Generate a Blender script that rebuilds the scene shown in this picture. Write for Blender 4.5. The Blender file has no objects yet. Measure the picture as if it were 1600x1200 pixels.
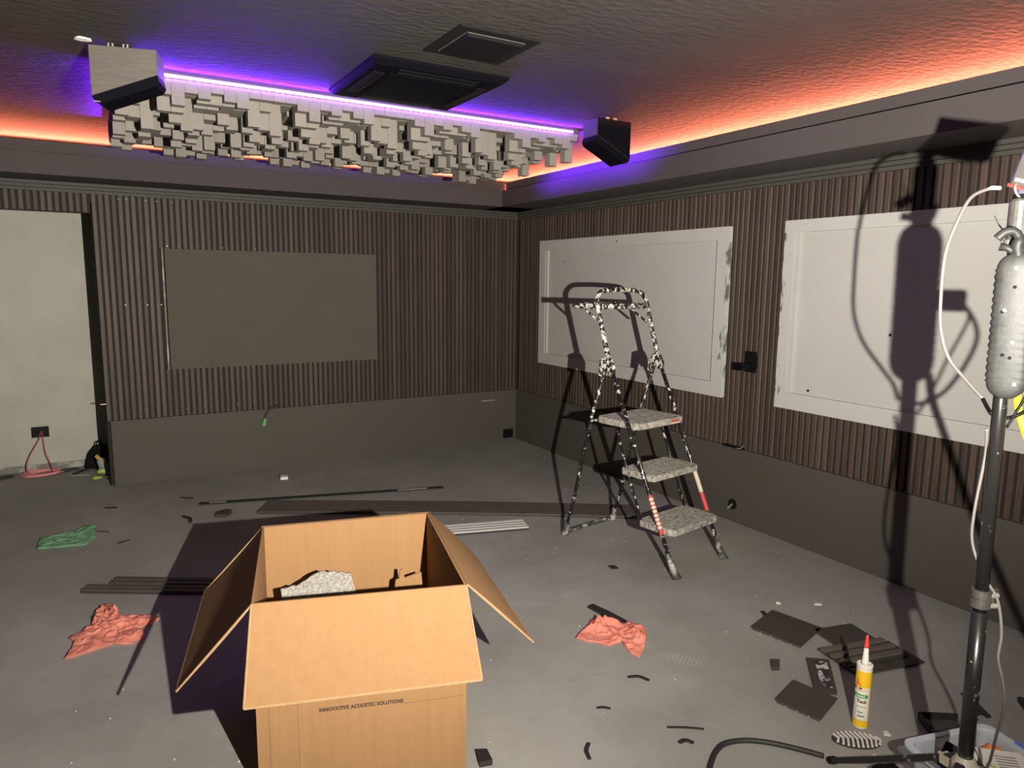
import bpy, bmesh, math, random
from mathutils import Vector, Matrix, noise
random.seed(7)
PI = math.pi
D = bpy.data
scn = bpy.context.scene
COL = scn.collection
V = Vector

# ------------------------------------------------------------------ camera
CX, CY, CZ = -3.4125, -5.7179, 1.5
YAW, PITCH, ROLL, FPX = 0.5324, 0.145, 0.0107, 1106.1
fw = V((math.sin(YAW)*math.cos(PITCH), math.cos(YAW)*math.cos(PITCH), -math.sin(PITCH)))
rt = V((math.cos(YAW), -math.sin(YAW), 0)); up = rt.cross(fw)
r2 = rt*math.cos(ROLL)+up*math.sin(ROLL); u2 = -rt*math.sin(ROLL)+up*math.cos(ROLL)
cam_d = D.cameras.new('camera'); cam = D.objects.new('camera', cam_d); COL.objects.link(cam)
cam.matrix_world = Matrix(((r2.x, u2.x, -fw.x, CX), (r2.y, u2.y, -fw.y, CY), (r2.z, u2.z, -fw.z, CZ), (0, 0, 0, 1)))
cam_d.sensor_width = 36; cam_d.lens = 36*FPX/1600; cam_d.clip_start = 0.05
scn.camera = cam

# ------------------------------------------------------------------ world, exposure, work lamp
w = D.worlds.new('world'); scn.world = w; w.use_nodes = True
w.node_tree.nodes['Background'].inputs[0].default_value = (0.6, 0.55, 0.6, 1)
w.node_tree.nodes['Background'].inputs[1].default_value = 0.005
scn.view_settings.view_transform = 'Standard'; scn.view_settings.look = 'None'
scn.view_settings.gamma = 1; scn.view_settings.use_curve_mapping = False
scn.view_settings.exposure = 0.0
LAMP = V((-2.88, -5.79, 1.41))
ld = D.lights.new('work_lamp_light', 'SPOT'); lo = D.objects.new('work_lamp_light', ld); COL.objects.link(lo)
lo.location = LAMP
ld.energy = 1230; ld.color = (1.0, 0.95, 0.84); ld.shadow_soft_size = 0.010
ld.spot_size = math.radians(175); ld.spot_blend = 1.0
lo.rotation_euler = V((0.15, 0.82, 0.46)).normalized().to_track_quat('-Z', 'Y').to_euler()

# ------------------------------------------------------------------ materials
def mat(name, col, rough=0.6, metal=0.0, noise_amt=0.0, noise_scale=8.0, col2=None, bump=0.0, bump_scale=60.0,
        stretch=(1, 1, 1), emit=None, estr=0, trans=0, spec=0.5, thr=None, detail=6, alpha=None, island=0.0, sheen=0):
    m = D.materials.new(name); m.use_nodes = True
    nt = m.node_tree; N = nt.nodes; Lk = nt.links
    b = N['Principled BSDF']
    b.inputs['Base Color'].default_value = (*col, 1); b.inputs['Roughness'].default_value = rough
    b.inputs['Metallic'].default_value = metal; b.inputs['Specular IOR Level'].default_value = spec
    b.inputs['Transmission Weight'].default_value = trans
    if alpha is not None: b.inputs['Alpha'].default_value = alpha
    tc = N.new('ShaderNodeTexCoord'); mp = N.new('ShaderNodeMapping'); mp.inputs['Scale'].default_value = stretch
    Lk.new(tc.outputs['Object'], mp.inputs['Vector'])
    cur = None
    if col2 is not None:
        n = N.new('ShaderNodeTexNoise'); n.inputs['Scale'].default_value = noise_scale; n.inputs['Detail'].default_value = detail
        n.inputs['Roughness'].default_value = 0.65
        Lk.new(mp.outputs[0], n.inputs['Vector'])
        r = N.new('ShaderNodeValToRGB')
        lo_, hi_ = thr if thr else (0.3, 0.7)
        r.color_ramp.elements[0].position = lo_; r.color_ramp.elements[0].color = (*col, 1)
        r.color_ramp.elements[1].position = hi_; r.color_ramp.elements[1].color = (*col2, 1)
        Lk.new(n.outputs['Fac'], r.inputs[0]); cur = r.outputs[0]
        Lk.new(cur, b.inputs['Base Color'])
    if island:
        g = N.new('ShaderNodeNewGeometry'); mr = N.new('ShaderNodeMapRange')
        mr.inputs['To Min'].default_value = 1-island; mr.inputs['To Max'].default_value = 1+island
        Lk.new(g.outputs['Random Per Island'], mr.inputs['Value'])
        mx = N.new('ShaderNodeVectorMath'); mx.operation = 'SCALE'
        if cur: Lk.new(cur, mx.inputs[0])
        else: mx.inputs[0].default_value = col
        Lk.new(mr.outputs[0], mx.inputs['Scale']); Lk.new(mx.outputs[0], b.inputs['Base Color'])
    if bump:
        n2 = N.new('ShaderNodeTexNoise'); n2.inputs['Scale'].default_value = bump_scale; n2.inputs['Detail'].default_value = 5
        Lk.new(mp.outputs[0], n2.inputs['Vector'])
        bp = N.new('ShaderNodeBump'); bp.inputs['Strength'].default_value = 1; bp.inputs['Distance'].default_value = bump
        Lk.new(n2.outputs['Fac'], bp.inputs['Height']); Lk.new(bp.outputs[0], b.inputs['Normal'])
    if emit:
        b.inputs['Emission Color'].default_value = (*emit, 1); b.inputs['Emission Strength'].default_value = estr
    return m

M = {}
M['ceiling'] = mat('ceiling_plaster', (0.0288, 0.0252, 0.0228), 0.9, col2=(0.0372, 0.0324, 0.0288), noise_scale=3, bump=0.009, bump_scale=22, stretch=(1, 2.0, 1), spec=0.2)
M['soffit'] = mat('soffit_paint', (0.0644, 0.0549, 0.0549), 0.75, col2=(0.0728, 0.0616, 0.0616), noise_scale=2, spec=0.2)
M['crown'] = mat('crown_paint', (0.0612, 0.0562, 0.0490), 0.6, spec=0.3)
M['concrete'] = mat('concrete_render', (0.4116, 0.3920, 0.3332), 0.9, col2=(0.5096, 0.4900, 0.4263), noise_scale=2.2, bump=0.002, bump_scale=9, spec=0.2)
M['basegrey'] = mat('raw_base_render', (0.20, 0.195, 0.165), 0.9, col2=(0.42, 0.41, 0.36), noise_scale=7, thr=(.5, .6))
M['plaster_rest'] = mat('rest_wall_paint', (0.12, 0.11, 0.10), 0.8)
M['slat'] = mat('walnut_slat', (0.0462, 0.0315, 0.0252), 0.55, col2=(0.0777, 0.0536, 0.0420), noise_scale=7, stretch=(9, 9, 0.35), island=0.28, spec=0.3)
M['slat_back'] = mat('slat_groove', (0.012, 0.009, 0.008), 0.8)
M['low'] = mat('low_panel_paint', (0.0666, 0.0571, 0.0462), 0.65, col2=(0.0734, 0.0632, 0.0524), noise_scale=1.5, spec=0.35)
M['tv'] = mat('grey_fabric', (0.0936, 0.0796, 0.0671), 0.9, col2=(0.1053, 0.0897, 0.0757), noise_scale=3, bump=0.0005, bump_scale=600, spec=0.1)
M['white'] = mat('white_board_paint', (0.4136, 0.4004, 0.3740), 0.6, col2=(0.4400, 0.4268, 0.4004), noise_scale=2.5, spec=0.3)
M['white2'] = mat('white_strip_paint', (0.4576, 0.4444, 0.4180), 0.55, col2=(0.4312, 0.4180, 0.3916), noise_scale=6, spec=0.3)
M['black'] = mat('black_plastic', (0.005, 0.005, 0.006), 0.5, spec=0.15)
M['blackmatt'] = mat('black_matt', (0.008, 0.0075, 0.0075), 0.8, spec=0.12)
M['blackgloss'] = mat('black_gloss_plastic', (0.003, 0.003, 0.005), 0.6, spec=0.05)
M['screw'] = mat('screw_steel', (0.7, 0.68, 0.64), 0.35, metal=0.8)
M['foam'] = mat('diffuser_foam', (0.20, 0.18, 0.158), 0.95, col2=(0.23, 0.207, 0.183), noise_scale=60, bump=0.0012, bump_scale=300, island=0.05, spec=0.1)
M['led'] = mat('purple_led', (0.3, 0.1, 0.8), 0.5, emit=(0.20, 0.035, 1.0), estr=42)
M['ledglow'] = mat('purple_glow_upward', (0.3, 0.1, 0.8), 0.5, emit=(0.15, 0.016, 1.0), estr=200)  # added glow for the ceiling wash, apart from the visible tape
M['ledside'] = mat('purple_led_side', (0.3, 0.1, 0.8), 0.5, emit=(0.20, 0.025, 1.0), estr=8)
M['ledhot'] = mat('purple_led_bead', (0.5, 0.2, 0.8), 0.5, emit=(0.55, 0.22, 1.0), estr=60)
M['cove'] = mat('orange_led', (0.8, 0.2, 0.1), 0.5, emit=(1.0, 0.22, 0.12), estr=500)
M['spk'] = mat('speaker_wood', (0.075, 0.064, 0.055), 0.55, col2=(0.11, 0.094, 0.082), noise_scale=14, stretch=(1, 1, 9), bump=0.0008, bump_scale=50)
M['spkshaded'] = mat('speaker_wood_shaded', (0.03, 0.026, 0.024), 0.55, col2=(0.05, 0.043, 0.04), noise_scale=14, stretch=(1, 1, 9), bump=0.001, bump_scale=50)  # wood darkened to stand in for a lamp shadow on the speaker
M['patch'] = mat('white_filler', (0.7, 0.66, 0.6), 0.8, bump=0.004, bump_scale=60)
M['card'] = mat('cardboard', (0.245, 0.133, 0.058), 0.85, col2=(0.272, 0.150, 0.069), noise_scale=5, bump=0.0006, bump_scale=45, stretch=(6, 6, 0.4), spec=0.2)
M['cardedge'] = mat('cardboard_edge', (0.36, 0.23, 0.115), 0.9, col2=(0.24, 0.14, 0.065), noise_scale=140)
M['cardline'] = mat('cardboard_crease', (0.20, 0.105, 0.045), 0.9)
M['ink'] = mat('dark_print', (0.05, 0.03, 0.02), 0.8)
M['foamsheet'] = mat('foam_sheet', (0.17, 0.155, 0.14), 0.7, col2=(0.32, 0.295, 0.265), noise_scale=110, bump=0.004, bump_scale=110, thr=(0.4, 0.62))
M['paintblack'] = mat('splattered_black_steel', (0.010, 0.009, 0.009), 0.3, col2=(0.62, 0.59, 0.53), noise_scale=42, thr=(0.57, 0.60), detail=10)
M['handle'] = mat('heavily_splattered_steel', (0.012, 0.011, 0.011), 0.35, col2=(0.60, 0.57, 0.50), noise_scale=44, thr=(0.495, 0.54), detail=10)
M['step'] = mat('worn_ribbed_rubber', (0.05, 0.045, 0.04), 0.8, col2=(0.42, 0.39, 0.33), noise_scale=34, thr=(0.30, 0.62), detail=12, bump=0.003, bump_scale=60, stretch=(1, 2.4, 1))
M['rubber'] = mat('scuffed_rubber_foot', (0.035, 0.032, 0.03), 0.7, col2=(0.5, 0.48, 0.42), noise_scale=28, thr=(0.48, 0.68), detail=10)
M['red'] = mat('red_plastic', (0.72, 0.05, 0.045), 0.45)
M['sticker'] = mat('worn_white_sticker', (0.62, 0.56, 0.44), 0.6, col2=(0.45, 0.38, 0.28), noise_scale=50)
M['rednote'] = mat('red_sticker', (0.48, 0.05, 0.045), 0.6)
M['ragpink'] = mat('pink_cloth', (0.66, 0.205, 0.145), 0.95, col2=(0.72, 0.26, 0.19), noise_scale=12, bump=0.003, bump_scale=90, spec=0.1)
M['raggreen'] = mat('green_cloth', (0.17, 0.34, 0.19), 0.95, col2=(0.21, 0.40, 0.235), noise_scale=14, bump=0.003, bump_scale=90, spec=0.1)
M['brown'] = mat('dark_brown_slat_plastic', (0.042, 0.035, 0.030), 0.5, col2=(0.055, 0.046, 0.040), noise_scale=9, spec=0.35)
M['brownrib'] = mat('dark_rib_face', (0.060, 0.048, 0.040), 0.4, col2=(0.078, 0.063, 0.053), noise_scale=12, spec=0.4)
M['ribtop'] = mat('brown_rib_top', (0.115, 0.095, 0.078), 0.5, col2=(0.09, 0.075, 0.062), noise_scale=14)
M['silver'] = mat('bare_aluminium_rib', (0.45, 0.43, 0.41), 0.55, metal=0.1)
M['debris'] = mat('dark_sliver', (0.018, 0.015, 0.014), 0.6)
M['chip'] = mat('white_chip', (0.66, 0.62, 0.55), 0.8)
M['smear'] = mat('smeared_white', (0.025, 0.022, 0.02), 0.6, col2=(0.55, 0.53, 0.5), noise_scale=22, thr=(0.5, 0.56), detail=10)
M['pinkcable'] = mat('pink_cable', (0.78, 0.27, 0.29), 0.5)
M['redcable'] = mat('red_cable', (0.45, 0.08, 0.09), 0.5)
M['greytube'] = mat('grey_speckled_plastic', (0.015, 0.015, 0.0145), 0.5, col2=(0.034, 0.033, 0.031), noise_scale=26, thr=(0.35, 0.75), detail=10, bump=0.0008, bump_scale=40, spec=0.25)
M['pole'] = mat('black_painted_pole', (0.012, 0.011, 0.011), 0.3, col2=(0.35, 0.33, 0.30), noise_scale=24, thr=(0.62, 0.67), detail=9)
M['galv'] = mat('galvanised_steel', (0.11, 0.105, 0.095), 0.45, metal=0.5, col2=(0.07, 0.067, 0.06), noise_scale=60, bump=0.001)
M['cream'] = mat('cream_plastic', (0.42, 0.38, 0.30), 0.5, col2=(0.34, 0.30, 0.24), noise_scale=30)
M['cable'] = mat('white_cable', (0.14, 0.13, 0.12), 0.5)
M['yellow'] = mat('yellow_cable', (0.85, 0.62, 0.01), 0.45)
M['lampbody'] = mat('purple_grey_metal', (0.03, 0.024, 0.06), 0.5)
M['lampglass'] = mat('lamp_face', (0.11, 0.105, 0.088), 0.45, col2=(0.095, 0.09, 0.077), noise_scale=9)
M['tubeyellow'] = mat('yellow_label', (0.82, 0.50, 0.015), 0.4)
M['tubewhite'] = mat('white_label', (0.72, 0.69, 0.60), 0.4)
M['greenlab'] = mat('green_label', (0.03, 0.28, 0.06), 0.4)
M['orange'] = mat('orange_mark', (0.85, 0.12, 0.03), 0.5)
M['nozzle'] = mat('translucent_nozzle', (0.72, 0.70, 0.62), 0.35)
M['tub'] = mat('clear_tub_plastic', (0.72, 0.78, 0.84), 0.22, alpha=0.30)
M['tubrim'] = mat('tub_rim_plastic', (0.60, 0.64, 0.68), 0.3, alpha=0.75)
M['blue'] = mat('blue_plastic', (0.12, 0.16, 0.55), 0.4)
M['paper'] = mat('printed_paper', (0.72, 0.67, 0.60), 0.7)
M['bluepaper'] = mat('blue_print', (0.01, 0.10, 0.42), 0.5)
M['orangecloth'] = mat('orange_cloth', (0.80, 0.22, 0.05), 0.9)
M['greencon'] = mat('green_connector', (0.14, 0.36, 0.12), 0.5)
M['bottle'] = mat('clear_bottle', (0.45, 0.45, 0.42), 0.25, alpha=0.6)
M['limeplastic'] = mat('lime_plastic', (0.35, 0.48, 0.10), 0.5)
M['capyellow'] = mat('yellow_cap', (0.60, 0.40, 0.05), 0.5)

def ramp_between(nt, val, a, b):
    mr = nt.nodes.new('ShaderNodeMapRange'); mr.inputs['From Min'].default_value = a; mr.inputs['From Max'].default_value = b
    nt.links.new(val, mr.inputs['Value']); return mr.outputs[0]

def floor_material():
    m = D.materials.new('painted_concrete_floor'); m.use_nodes = True; nt = m.node_tree; N = nt.nodes; Lk = nt.links
    b = N['Principled BSDF']; tc = N.new('ShaderNodeTexCoord')
    def nz(s, d=6, r=.6, st=(1, 1, 1)):
        mp = N.new('ShaderNodeMapping'); mp.inputs['Scale'].default_value = st; Lk.new(tc.outputs['Object'], mp.inputs[0])
        n = N.new('ShaderNodeTexNoise'); n.inputs['Scale'].default_value = s; n.inputs['Detail'].default_value = d
        n.inputs['Roughness'].default_value = r; Lk.new(mp.outputs[0], n.inputs['Vector']); return n.outputs['Fac']
    def ramp(v, stops):
        r = N.new('ShaderNodeValToRGB'); e = r.color_ramp.elements
        e[0].position, e[0].color = stops[0][0], (*stops[0][1], 1); e[1].position, e[1].color = stops[1][0], (*stops[1][1], 1)
        for p_, c_ in stops[2:]:
            x = e.new(p_); x.color = (*c_, 1)
        Lk.new(v, r.inputs[0]); return r.outputs[0]
    base = ramp(nz(1.4, 8, .62), [(0.3, (0.215, 0.207, 0.188)), (0.7, (0.33, 0.315, 0.286))])
    def mix(fac, a, col):
        x = N.new('ShaderNodeMix'); x.data_type = 'RGBA'; Lk.new(fac, x.inputs[0]); Lk.new(a, x.inputs[6]); x.inputs[7].default_value = (*col, 1)
        return x.outputs[2]
    W1 = (1, 1, 1); W0 = (0, 0, 0)
    c = mix(ramp(nz(5, 10, .75), [(0.58, W0), (0.8, (.4, .4, .4))]), base, (0.40, 0.38, 0.345))
    c = mix(ramp(nz(3.1, 6, .7, (1, 2.2, 1)), [(0.2, (.5, .5, .5)), (0.38, W0)]), c, (0.16, 0.153, 0.14))
    c = mix(ramp(nz(70, 3, .5), [(0.73, W0), (0.76, (.7, .7, .7))]), c, (0.5, 0.48, 0.45))
    # dusty boot prints
    def dusty(x, y, rx, ry, ang, sc):
        mp = N.new('ShaderNodeMapping'); mp.vector_type = 'TEXTURE'
        mp.inputs['Location'].default_value = (x, y, 0); mp.inputs['Rotation'].default_value = (0, 0, ang)
        mp.inputs['Scale'].default_value = (rx, ry, 1); Lk.new(tc.outputs['Object'], mp.inputs[0])
        ln = N.new('ShaderNodeVectorMath'); ln.operation = 'LENGTH'; Lk.new(mp.outputs[0], ln.inputs[0])
        msk = ramp_between(nt, ln.outputs['Value'], 1.0, 0.6)
        wv = N.new('ShaderNodeTexWave'); wv.inputs['Scale'].default_value = sc; wv.inputs['Distortion'].default_value = 3.0
        wv.inputs['Detail'].default_value = 1; wv.inputs['Detail Scale'].default_value = 2.5; Lk.new(mp.outputs[0], wv.inputs['Vector'])
        ws = ramp_between(nt, wv.outputs['Fac'], 0.5, 0.9)
        mu = N.new('ShaderNodeMath'); mu.operation = 'MULTIPLY'; Lk.new(msk, mu.inputs[0]); Lk.new(ws, mu.inputs[1])
        m2 = N.new('ShaderNodeMath'); m2.operation = 'MULTIPLY'; Lk.new(mu.outputs[0], m2.inputs[0]); m2.inputs[1].default_value = 0.55
        return m2.outputs[0]
    for a in [(-1.47, -3.77, .12, .045, -1.0, 2.4), (-1.75, -3.05, .10, .04, -.5, 2.2), (-3.03, -2.98, .12, .05, .6, 2.3),
              (-1.52, -3.62, .05, .04, -1.0, 1.6), (-1.24, -4.62, .12, .05, -.8, 2.4)]:
        c = mix(dusty(*a), c, (0.42, 0.41, 0.38))
    Lk.new(c, b.inputs['Base Color']); b.inputs['Roughness'].default_value = 0.62; b.inputs['Specular IOR Level'].default_value = 0.35
    bp = N.new('ShaderNodeBump'); bp.inputs['Distance'].default_value = 0.002; Lk.new(nz(14, 6), bp.inputs['Height']); Lk.new(bp.outputs[0], b.inputs['Normal'])
    return m
M['floor'] = floor_material()

def scuffed_white(name, axis, edge, width):
    """white paint with dark abrasion that belongs to one vertical edge of the frame"""
    m = D.materials.new(name); m.use_nodes = True; nt = m.node_tree; N = nt.nodes; Lk = nt.links; b = N['Principled BSDF']
    tc = N.new('ShaderNodeTexCoord'); sp = N.new('ShaderNodeSeparateXYZ'); Lk.new(tc.outputs['Object'], sp.inputs[0])
    f = ramp_between(nt, sp.outputs[axis], edge+width, edge)
    mp = N.new('ShaderNodeMapping'); mp.inputs['Scale'].default_value = (1, 1, .35); Lk.new(tc.outputs['Object'], mp.inputs[0])
    n = N.new('ShaderNodeTexNoise'); n.inputs['Scale'].default_value = 30; n.inputs['Detail'].default_value = 9; Lk.new(mp.outputs[0], n.inputs['Vector'])
    n3 = N.new('ShaderNodeTexNoise'); n3.inputs['Scale'].default_value = 5; Lk.new(tc.outputs['Object'], n3.inputs['Vector'])
    a = N.new('ShaderNodeMath'); a.operation = 'MULTIPLY'; Lk.new(f, a.inputs[0]); a.inputs[1].default_value = -0.38
    s = N.new('ShaderNodeMath'); s.operation = 'ADD'; Lk.new(n.outputs['Fac'], s.inputs[0]); Lk.new(a.outputs[0], s.inputs[1])
    s2 = N.new('ShaderNodeMath'); s2.operation = 'MULTIPLY_ADD'; Lk.new(n3.outputs['Fac'], s2.inputs[0]); s2.inputs[1].default_value = 0.5; Lk.new(s.outputs[0], s2.inputs[2])
    r = N.new('ShaderNodeValToRGB'); r.color_ramp.elements[0].position = 0.70; r.color_ramp.elements[0].color = (0, 0, 0, 1)
    r.color_ramp.elements[1].position = 0.80; r.color_ramp.elements[1].color = (1, 1, 1, 1)
    Lk.new(s2.outputs[0], r.inputs[0])
    x = N.new('ShaderNodeMix'); x.data_type = 'RGBA'; Lk.new(r.outputs[0], x.inputs[0]); x.inputs[7].default_value = (0.64, 0.62, 0.58, 1)
    x.inputs[6].default_value = (0.45, 0.436, 0.41, 1); x.inputs[7].default_value = (0.13, 0.12, 0.105, 1)
    Lk.new(x.outputs[2], b.inputs['Base Color']); b.inputs['Roughness'].default_value = .6
    return m

# ------------------------------------------------------------------ geometry helpers
class MB:
    def __init__(s): s.b = bmesh.new()
    def quad_prism(s, pts, thick):
        """closed solid from a planar polygon (3D points) pushed along its normal"""
        pts = [V(p) for p in pts]; n = (pts[1]-pts[0]).cross(pts[2]-pts[0]).normalized()*thick
        a = [s.b.verts.new(p) for p in pts]; c = [s.b.verts.new(p+n) for p in pts]; k = len(pts)
        s.b.faces.new(a[::-1]); s.b.faces.new(c)
        for i in range(k): s.b.faces.new((a[i], a[(i+1) % k], c[(i+1) % k], c[i]))
        return s
    def box(s, lo, hi, mtx=None):
        vs = []
        for z in (lo[2], hi[2]):
            for x, y in ((lo[0], lo[1]), (hi[0], lo[1]), (hi[0], hi[1]), (lo[0], hi[1])):
                p = V((x, y, z)); vs.append(s.b.verts.new(mtx @ p if mtx else p))
        for f in ((3, 2, 1, 0), (4, 5, 6, 7), (0, 1, 5, 4), (1, 2, 6, 5), (2, 3, 7, 6), (3, 0, 4, 7)):
            s.b.faces.new([vs[i] for i in f])
        return s
    def bar(s, p, q, wd, th, upv=(0, 0, 1)):
        """rectangular bar from p to q: wd across, th along upv"""
        p = V(p); q = V(q); d = (q-p).normalized(); a = d.cross(V(upv)).normalized(); u_ = a.cross(d)
        vs = []
        for e in (p, q):
            for i, j in ((-1, -1), (1, -1), (1, 1), (-1, 1)): vs.append(s.b.verts.new(e+a*i*wd/2+u_*j*th/2))
        for f in ((0, 1, 2, 3), (7, 6, 5, 4), (1, 0, 4, 5), (2, 1, 5, 6), (3, 2, 6, 7), (0, 3, 7, 4)):
            s.b.faces.new([vs[i] for i in f])
        return s
    def tube(s, pts, r, seg=10, cap=True):
        pts = [V(p) for p in pts]; rr = r if isinstance(r, (list, tuple)) else [r]*len(pts)
        rings = []; ref = None
        for i, p in enumerate(pts):
            t = (pts[min(i+1, len(pts)-1)]-pts[max(i-1, 0)]).normalized()
            if ref is None:
                ref = V((0, 0, 1)) if abs(t.z) < .9 else V((1, 0, 0))
            a = (ref-t*ref.dot(t)).normalized(); ref = a; c = t.cross(a)
            rings.append([s.b.verts.new(p+(a*math.cos(2*PI*k/seg)+c*math.sin(2*PI*k/seg))*rr[i]) for k in range(seg)])
        for i in range(len(rings)-1):
            for k in range(seg): s.b.faces.new((rings[i][k], rings[i][(k+1) % seg], rings[i+1][(k+1) % seg], rings[i+1][k]))
        if cap: s.b.faces.new(rings[0][::-1]); s.b.faces.new(rings[-1])
        return s
    def lathe(s, prof, org=(0, 0, 0), seg=28, axis=V((0, 0, 1))):
        org = V(org); q = V((0, 0, 1)).rotation_difference(axis)
        rings = []
        for r, z in prof:
            rings.append([s.b.verts.new(org+q @ V((r*math.cos(2*PI*k/seg), r*math.sin(2*PI*k/seg), z))) for k in range(seg)])
        for i in range(len(rings)-1):
            for k in range(seg): s.b.faces.new((rings[i][k], rings[i][(k+1) % seg], rings[i+1][(k+1) % seg], rings[i+1][k]))
        s.b.faces.new(rings[0][::-1]); s.b.faces.new(rings[-1])
        return s
    def prism_z(s, poly, z0, z1):
        a = [s.b.verts.new((x, y, z0)) for x, y in poly]; c = [s.b.verts.new((x, y, z1)) for x, y in poly]; k = len(poly)
        s.b.faces.new(a[::-1]); s.b.faces.new(c)
        for i in range(k): s.b.faces.new((a[i], a[(i+1) % k], c[(i+1) % k], c[i]))
        return s
    def build(s, name, m, parent=None, smooth=False, bevel=0, fix=True):
        if bevel:
            bmesh.ops.bevel(s.b, geom=[e for e in s.b.edges], offset=bevel, segments=2, affect='EDGES')
        if fix: bmesh.ops.recalc_face_normals(s.b, faces=s.b.faces)
        me = D.meshes.new(name); s.b.to_mesh(me); s.b.free()
        if smooth:
            for f in me.polygons: f.use_smooth = True
        o = D.objects.new(name, me); COL.objects.link(o); me.materials.append(m)
        if parent is not None:
            o.parent = parent; o.matrix_parent_inverse = Matrix.Translation(-parent.location)
        return o

def smoothcurve(pts, n=6):
    pts = [V(p) for p in pts]; P = [pts[0]]+pts+[pts[-1]]; out = []
    for i in range(1, len(P)-2):
        for k in range(n):
            t = k/n; a, b, c, d = P[i-1:i+3]
            out.append(0.5*((2*b)+(c-a)*t+(2*a-5*b+4*c-d)*t*t+(3*b-a-3*c+d)*t**3))
    out.append(pts[-1]); return out

def tag(o, label, cat, group=None):
    o['label'] = label; o['category'] = cat
    if group: o['group'] = group
    return o
def thing(name, loc, label, cat, group=None):
    o = D.objects.new(name, None); COL.objects.link(o); o.location = loc; o.empty_display_size = 0.05
    return tag(o, label, cat, group)
def struct(o):
    o['kind'] = 'structure'; return o

# ------------------------------------------------------------------ the room
AL = -3.387           # right jamb of the alcove
PITCHS, RIB, GD = 0.04, 0.028, 0.012
SB = 0.032            # plane behind the slats
CZL = 2.375
struct(MB().box((-7.5, -8.0, -0.1), (0.4, 1.1, 0.0)).build('floor', M['floor']))
struct(MB().box((-7.5, -8.0, CZL), (0.4, 1.1, CZL+.1)).build('ceiling', M['ceiling']))
wb = struct(MB().box((AL, SB, 0), (0.3, SB+.12, 2.2)).box((-7.5, SB, 1.93), (AL, SB+.12, 2.2)).box((-7.5, SB, 2.2), (0.3, SB+.12, CZL))
            .box((-7.5, SB+.01, 0), (-5.2, SB+.12, 1.93)).build('wall_back', M['slat_back']))
wa = struct(MB().box((-7.5, 0.75, 0), (-3.2, 0.9, 2.3)).box((AL+.001, SB+.12, 0), (AL+.12, .75, 2.2)).build('wall_alcove', M['concrete']))
struct(MB().box((SB, -8.0, 0), (SB+.15, SB, CZL)).build('wall_right', M['slat_back']))
struct(MB().box((-7.5, -8.1, 0), (0.3, -8.0, CZL)).build('wall_front', M['plaster_rest']))
struct(MB().box((-7.6, -8.1, 0), (-7.5, 1.1, CZL)).build('wall_left', M['plaster_rest']))
struct(MB().box((-7.5, .742, 0), (AL-.006, .7499, .05)).build('baseboard_alcove', M['basegrey']))
# lining of the jamb, darker sheet
struct(MB().box((AL-.004, SB, 0), (AL+.002, .74, 2.0)).build('trim_1', M['blackmatt']))

def slats(axis, lo_, hi_, z0, z1, holes, sgn=1):
    """vertical ribs on the back wall (axis 0) or the right wall (axis 1)"""
    mb = MB(); n = int((hi_-lo_)/PITCHS)
    for i in range(n):
        a = lo_+i*PITCHS+0.004; b = a+RIB
        iv = [(z0, z1)]
        for h in holes:
            if b > h[0]+.01 and a < h[1]-.01:
                nv = []
                for p, q in iv:
                    if h[2] > p: nv.append((p, min(q, h[2])))
                    if h[3] < q: nv.append((max(p, h[3]), q))
                iv = nv
        for p, q in iv:
            if q-p < .01: continue
            jit = random.uniform(-.0008, .0008); c = 0.003
            prof = [(a, SB), (a, SB-GD+c+jit), (a+c, SB-GD+jit), (b-c, SB-GD+jit), (b, SB-GD+c+jit), (b, SB)]
            if axis == 0: lo3 = [mb.b.verts.new((s_, t, p)) for s_, t in prof]; hi3 = [mb.b.verts.new((s_, t, q)) for s_, t in prof]
            else: lo3 = [mb.b.verts.new((t, s_, p)) for s_, t in prof]; hi3 = [mb.b.verts.new((t, s_, q)) for s_, t in prof]
            k = len(prof); mb.b.faces.new(lo3[::-1]); mb.b.faces.new(hi3)
            for j in range(k): mb.b.faces.new((lo3[j], lo3[(j+1) % k], hi3[(j+1) % k], hi3[j]))
    return mb
slats(0, AL, 0.02, .476, 2.056, [(-2.97, -1.37, .826, 1.70)]).build('slat_cladding', M['slat'], wb)
slats(0, -5.4, AL-.001, 1.93, 2.056, []).build('slat_cladding_over_alcove', M['slat'], wb)
wr = D.objects['wall_right']
slats(1, -7.0, 0.02, .476, 2.056, [(-2.553, -.375, .78, 1.845), (-5.4, -2.96, .784, 1.852)]).build('slat_cladding', M['slat'], wr)
# small screw heads in the cladding
def screw_at(p, ax, parent, r=.004, m='screw'):
    mb = MB(); d = V((0, -1, 0)) if ax == 1 else V((-1, 0, 0))
    mb.lathe([(r, 0), (r, .0015), (r*.5, .003)], p, 8, d).build('screw', M[m], parent)
for x, z in [(-3.22, 2.03), (-3.17, 2.03), (-3.05, 2.03), (-2.98, 2.03), (-2.88, 2.03), (-3.22, 1.3), (-3.08, 1.3), (-2.99, 1.3), (-2.93, 1.72), (-2.86, 1.72),
             (-2.55, 1.72), (-2.32, 1.715), (-1.88, 1.71), (-2.93, .52), (-2.86, .52), (-2.74, .53), (-2.5, .53), (-2.38, .54)]:
    screw_at((x, SB-GD, z), 1, wb, .0035)
# low painted boxing along both walls
struct(MB().box((-3.362, 0, 0), (0.0, SB+.05, .476)).build('baseboard_back', M['low'], bevel=.0015))
struct(MB().box((0.0, -8.0, 0), (SB+.05, 0.05, .476)).build('baseboard_right', M['low'], bevel=.0015))
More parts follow.
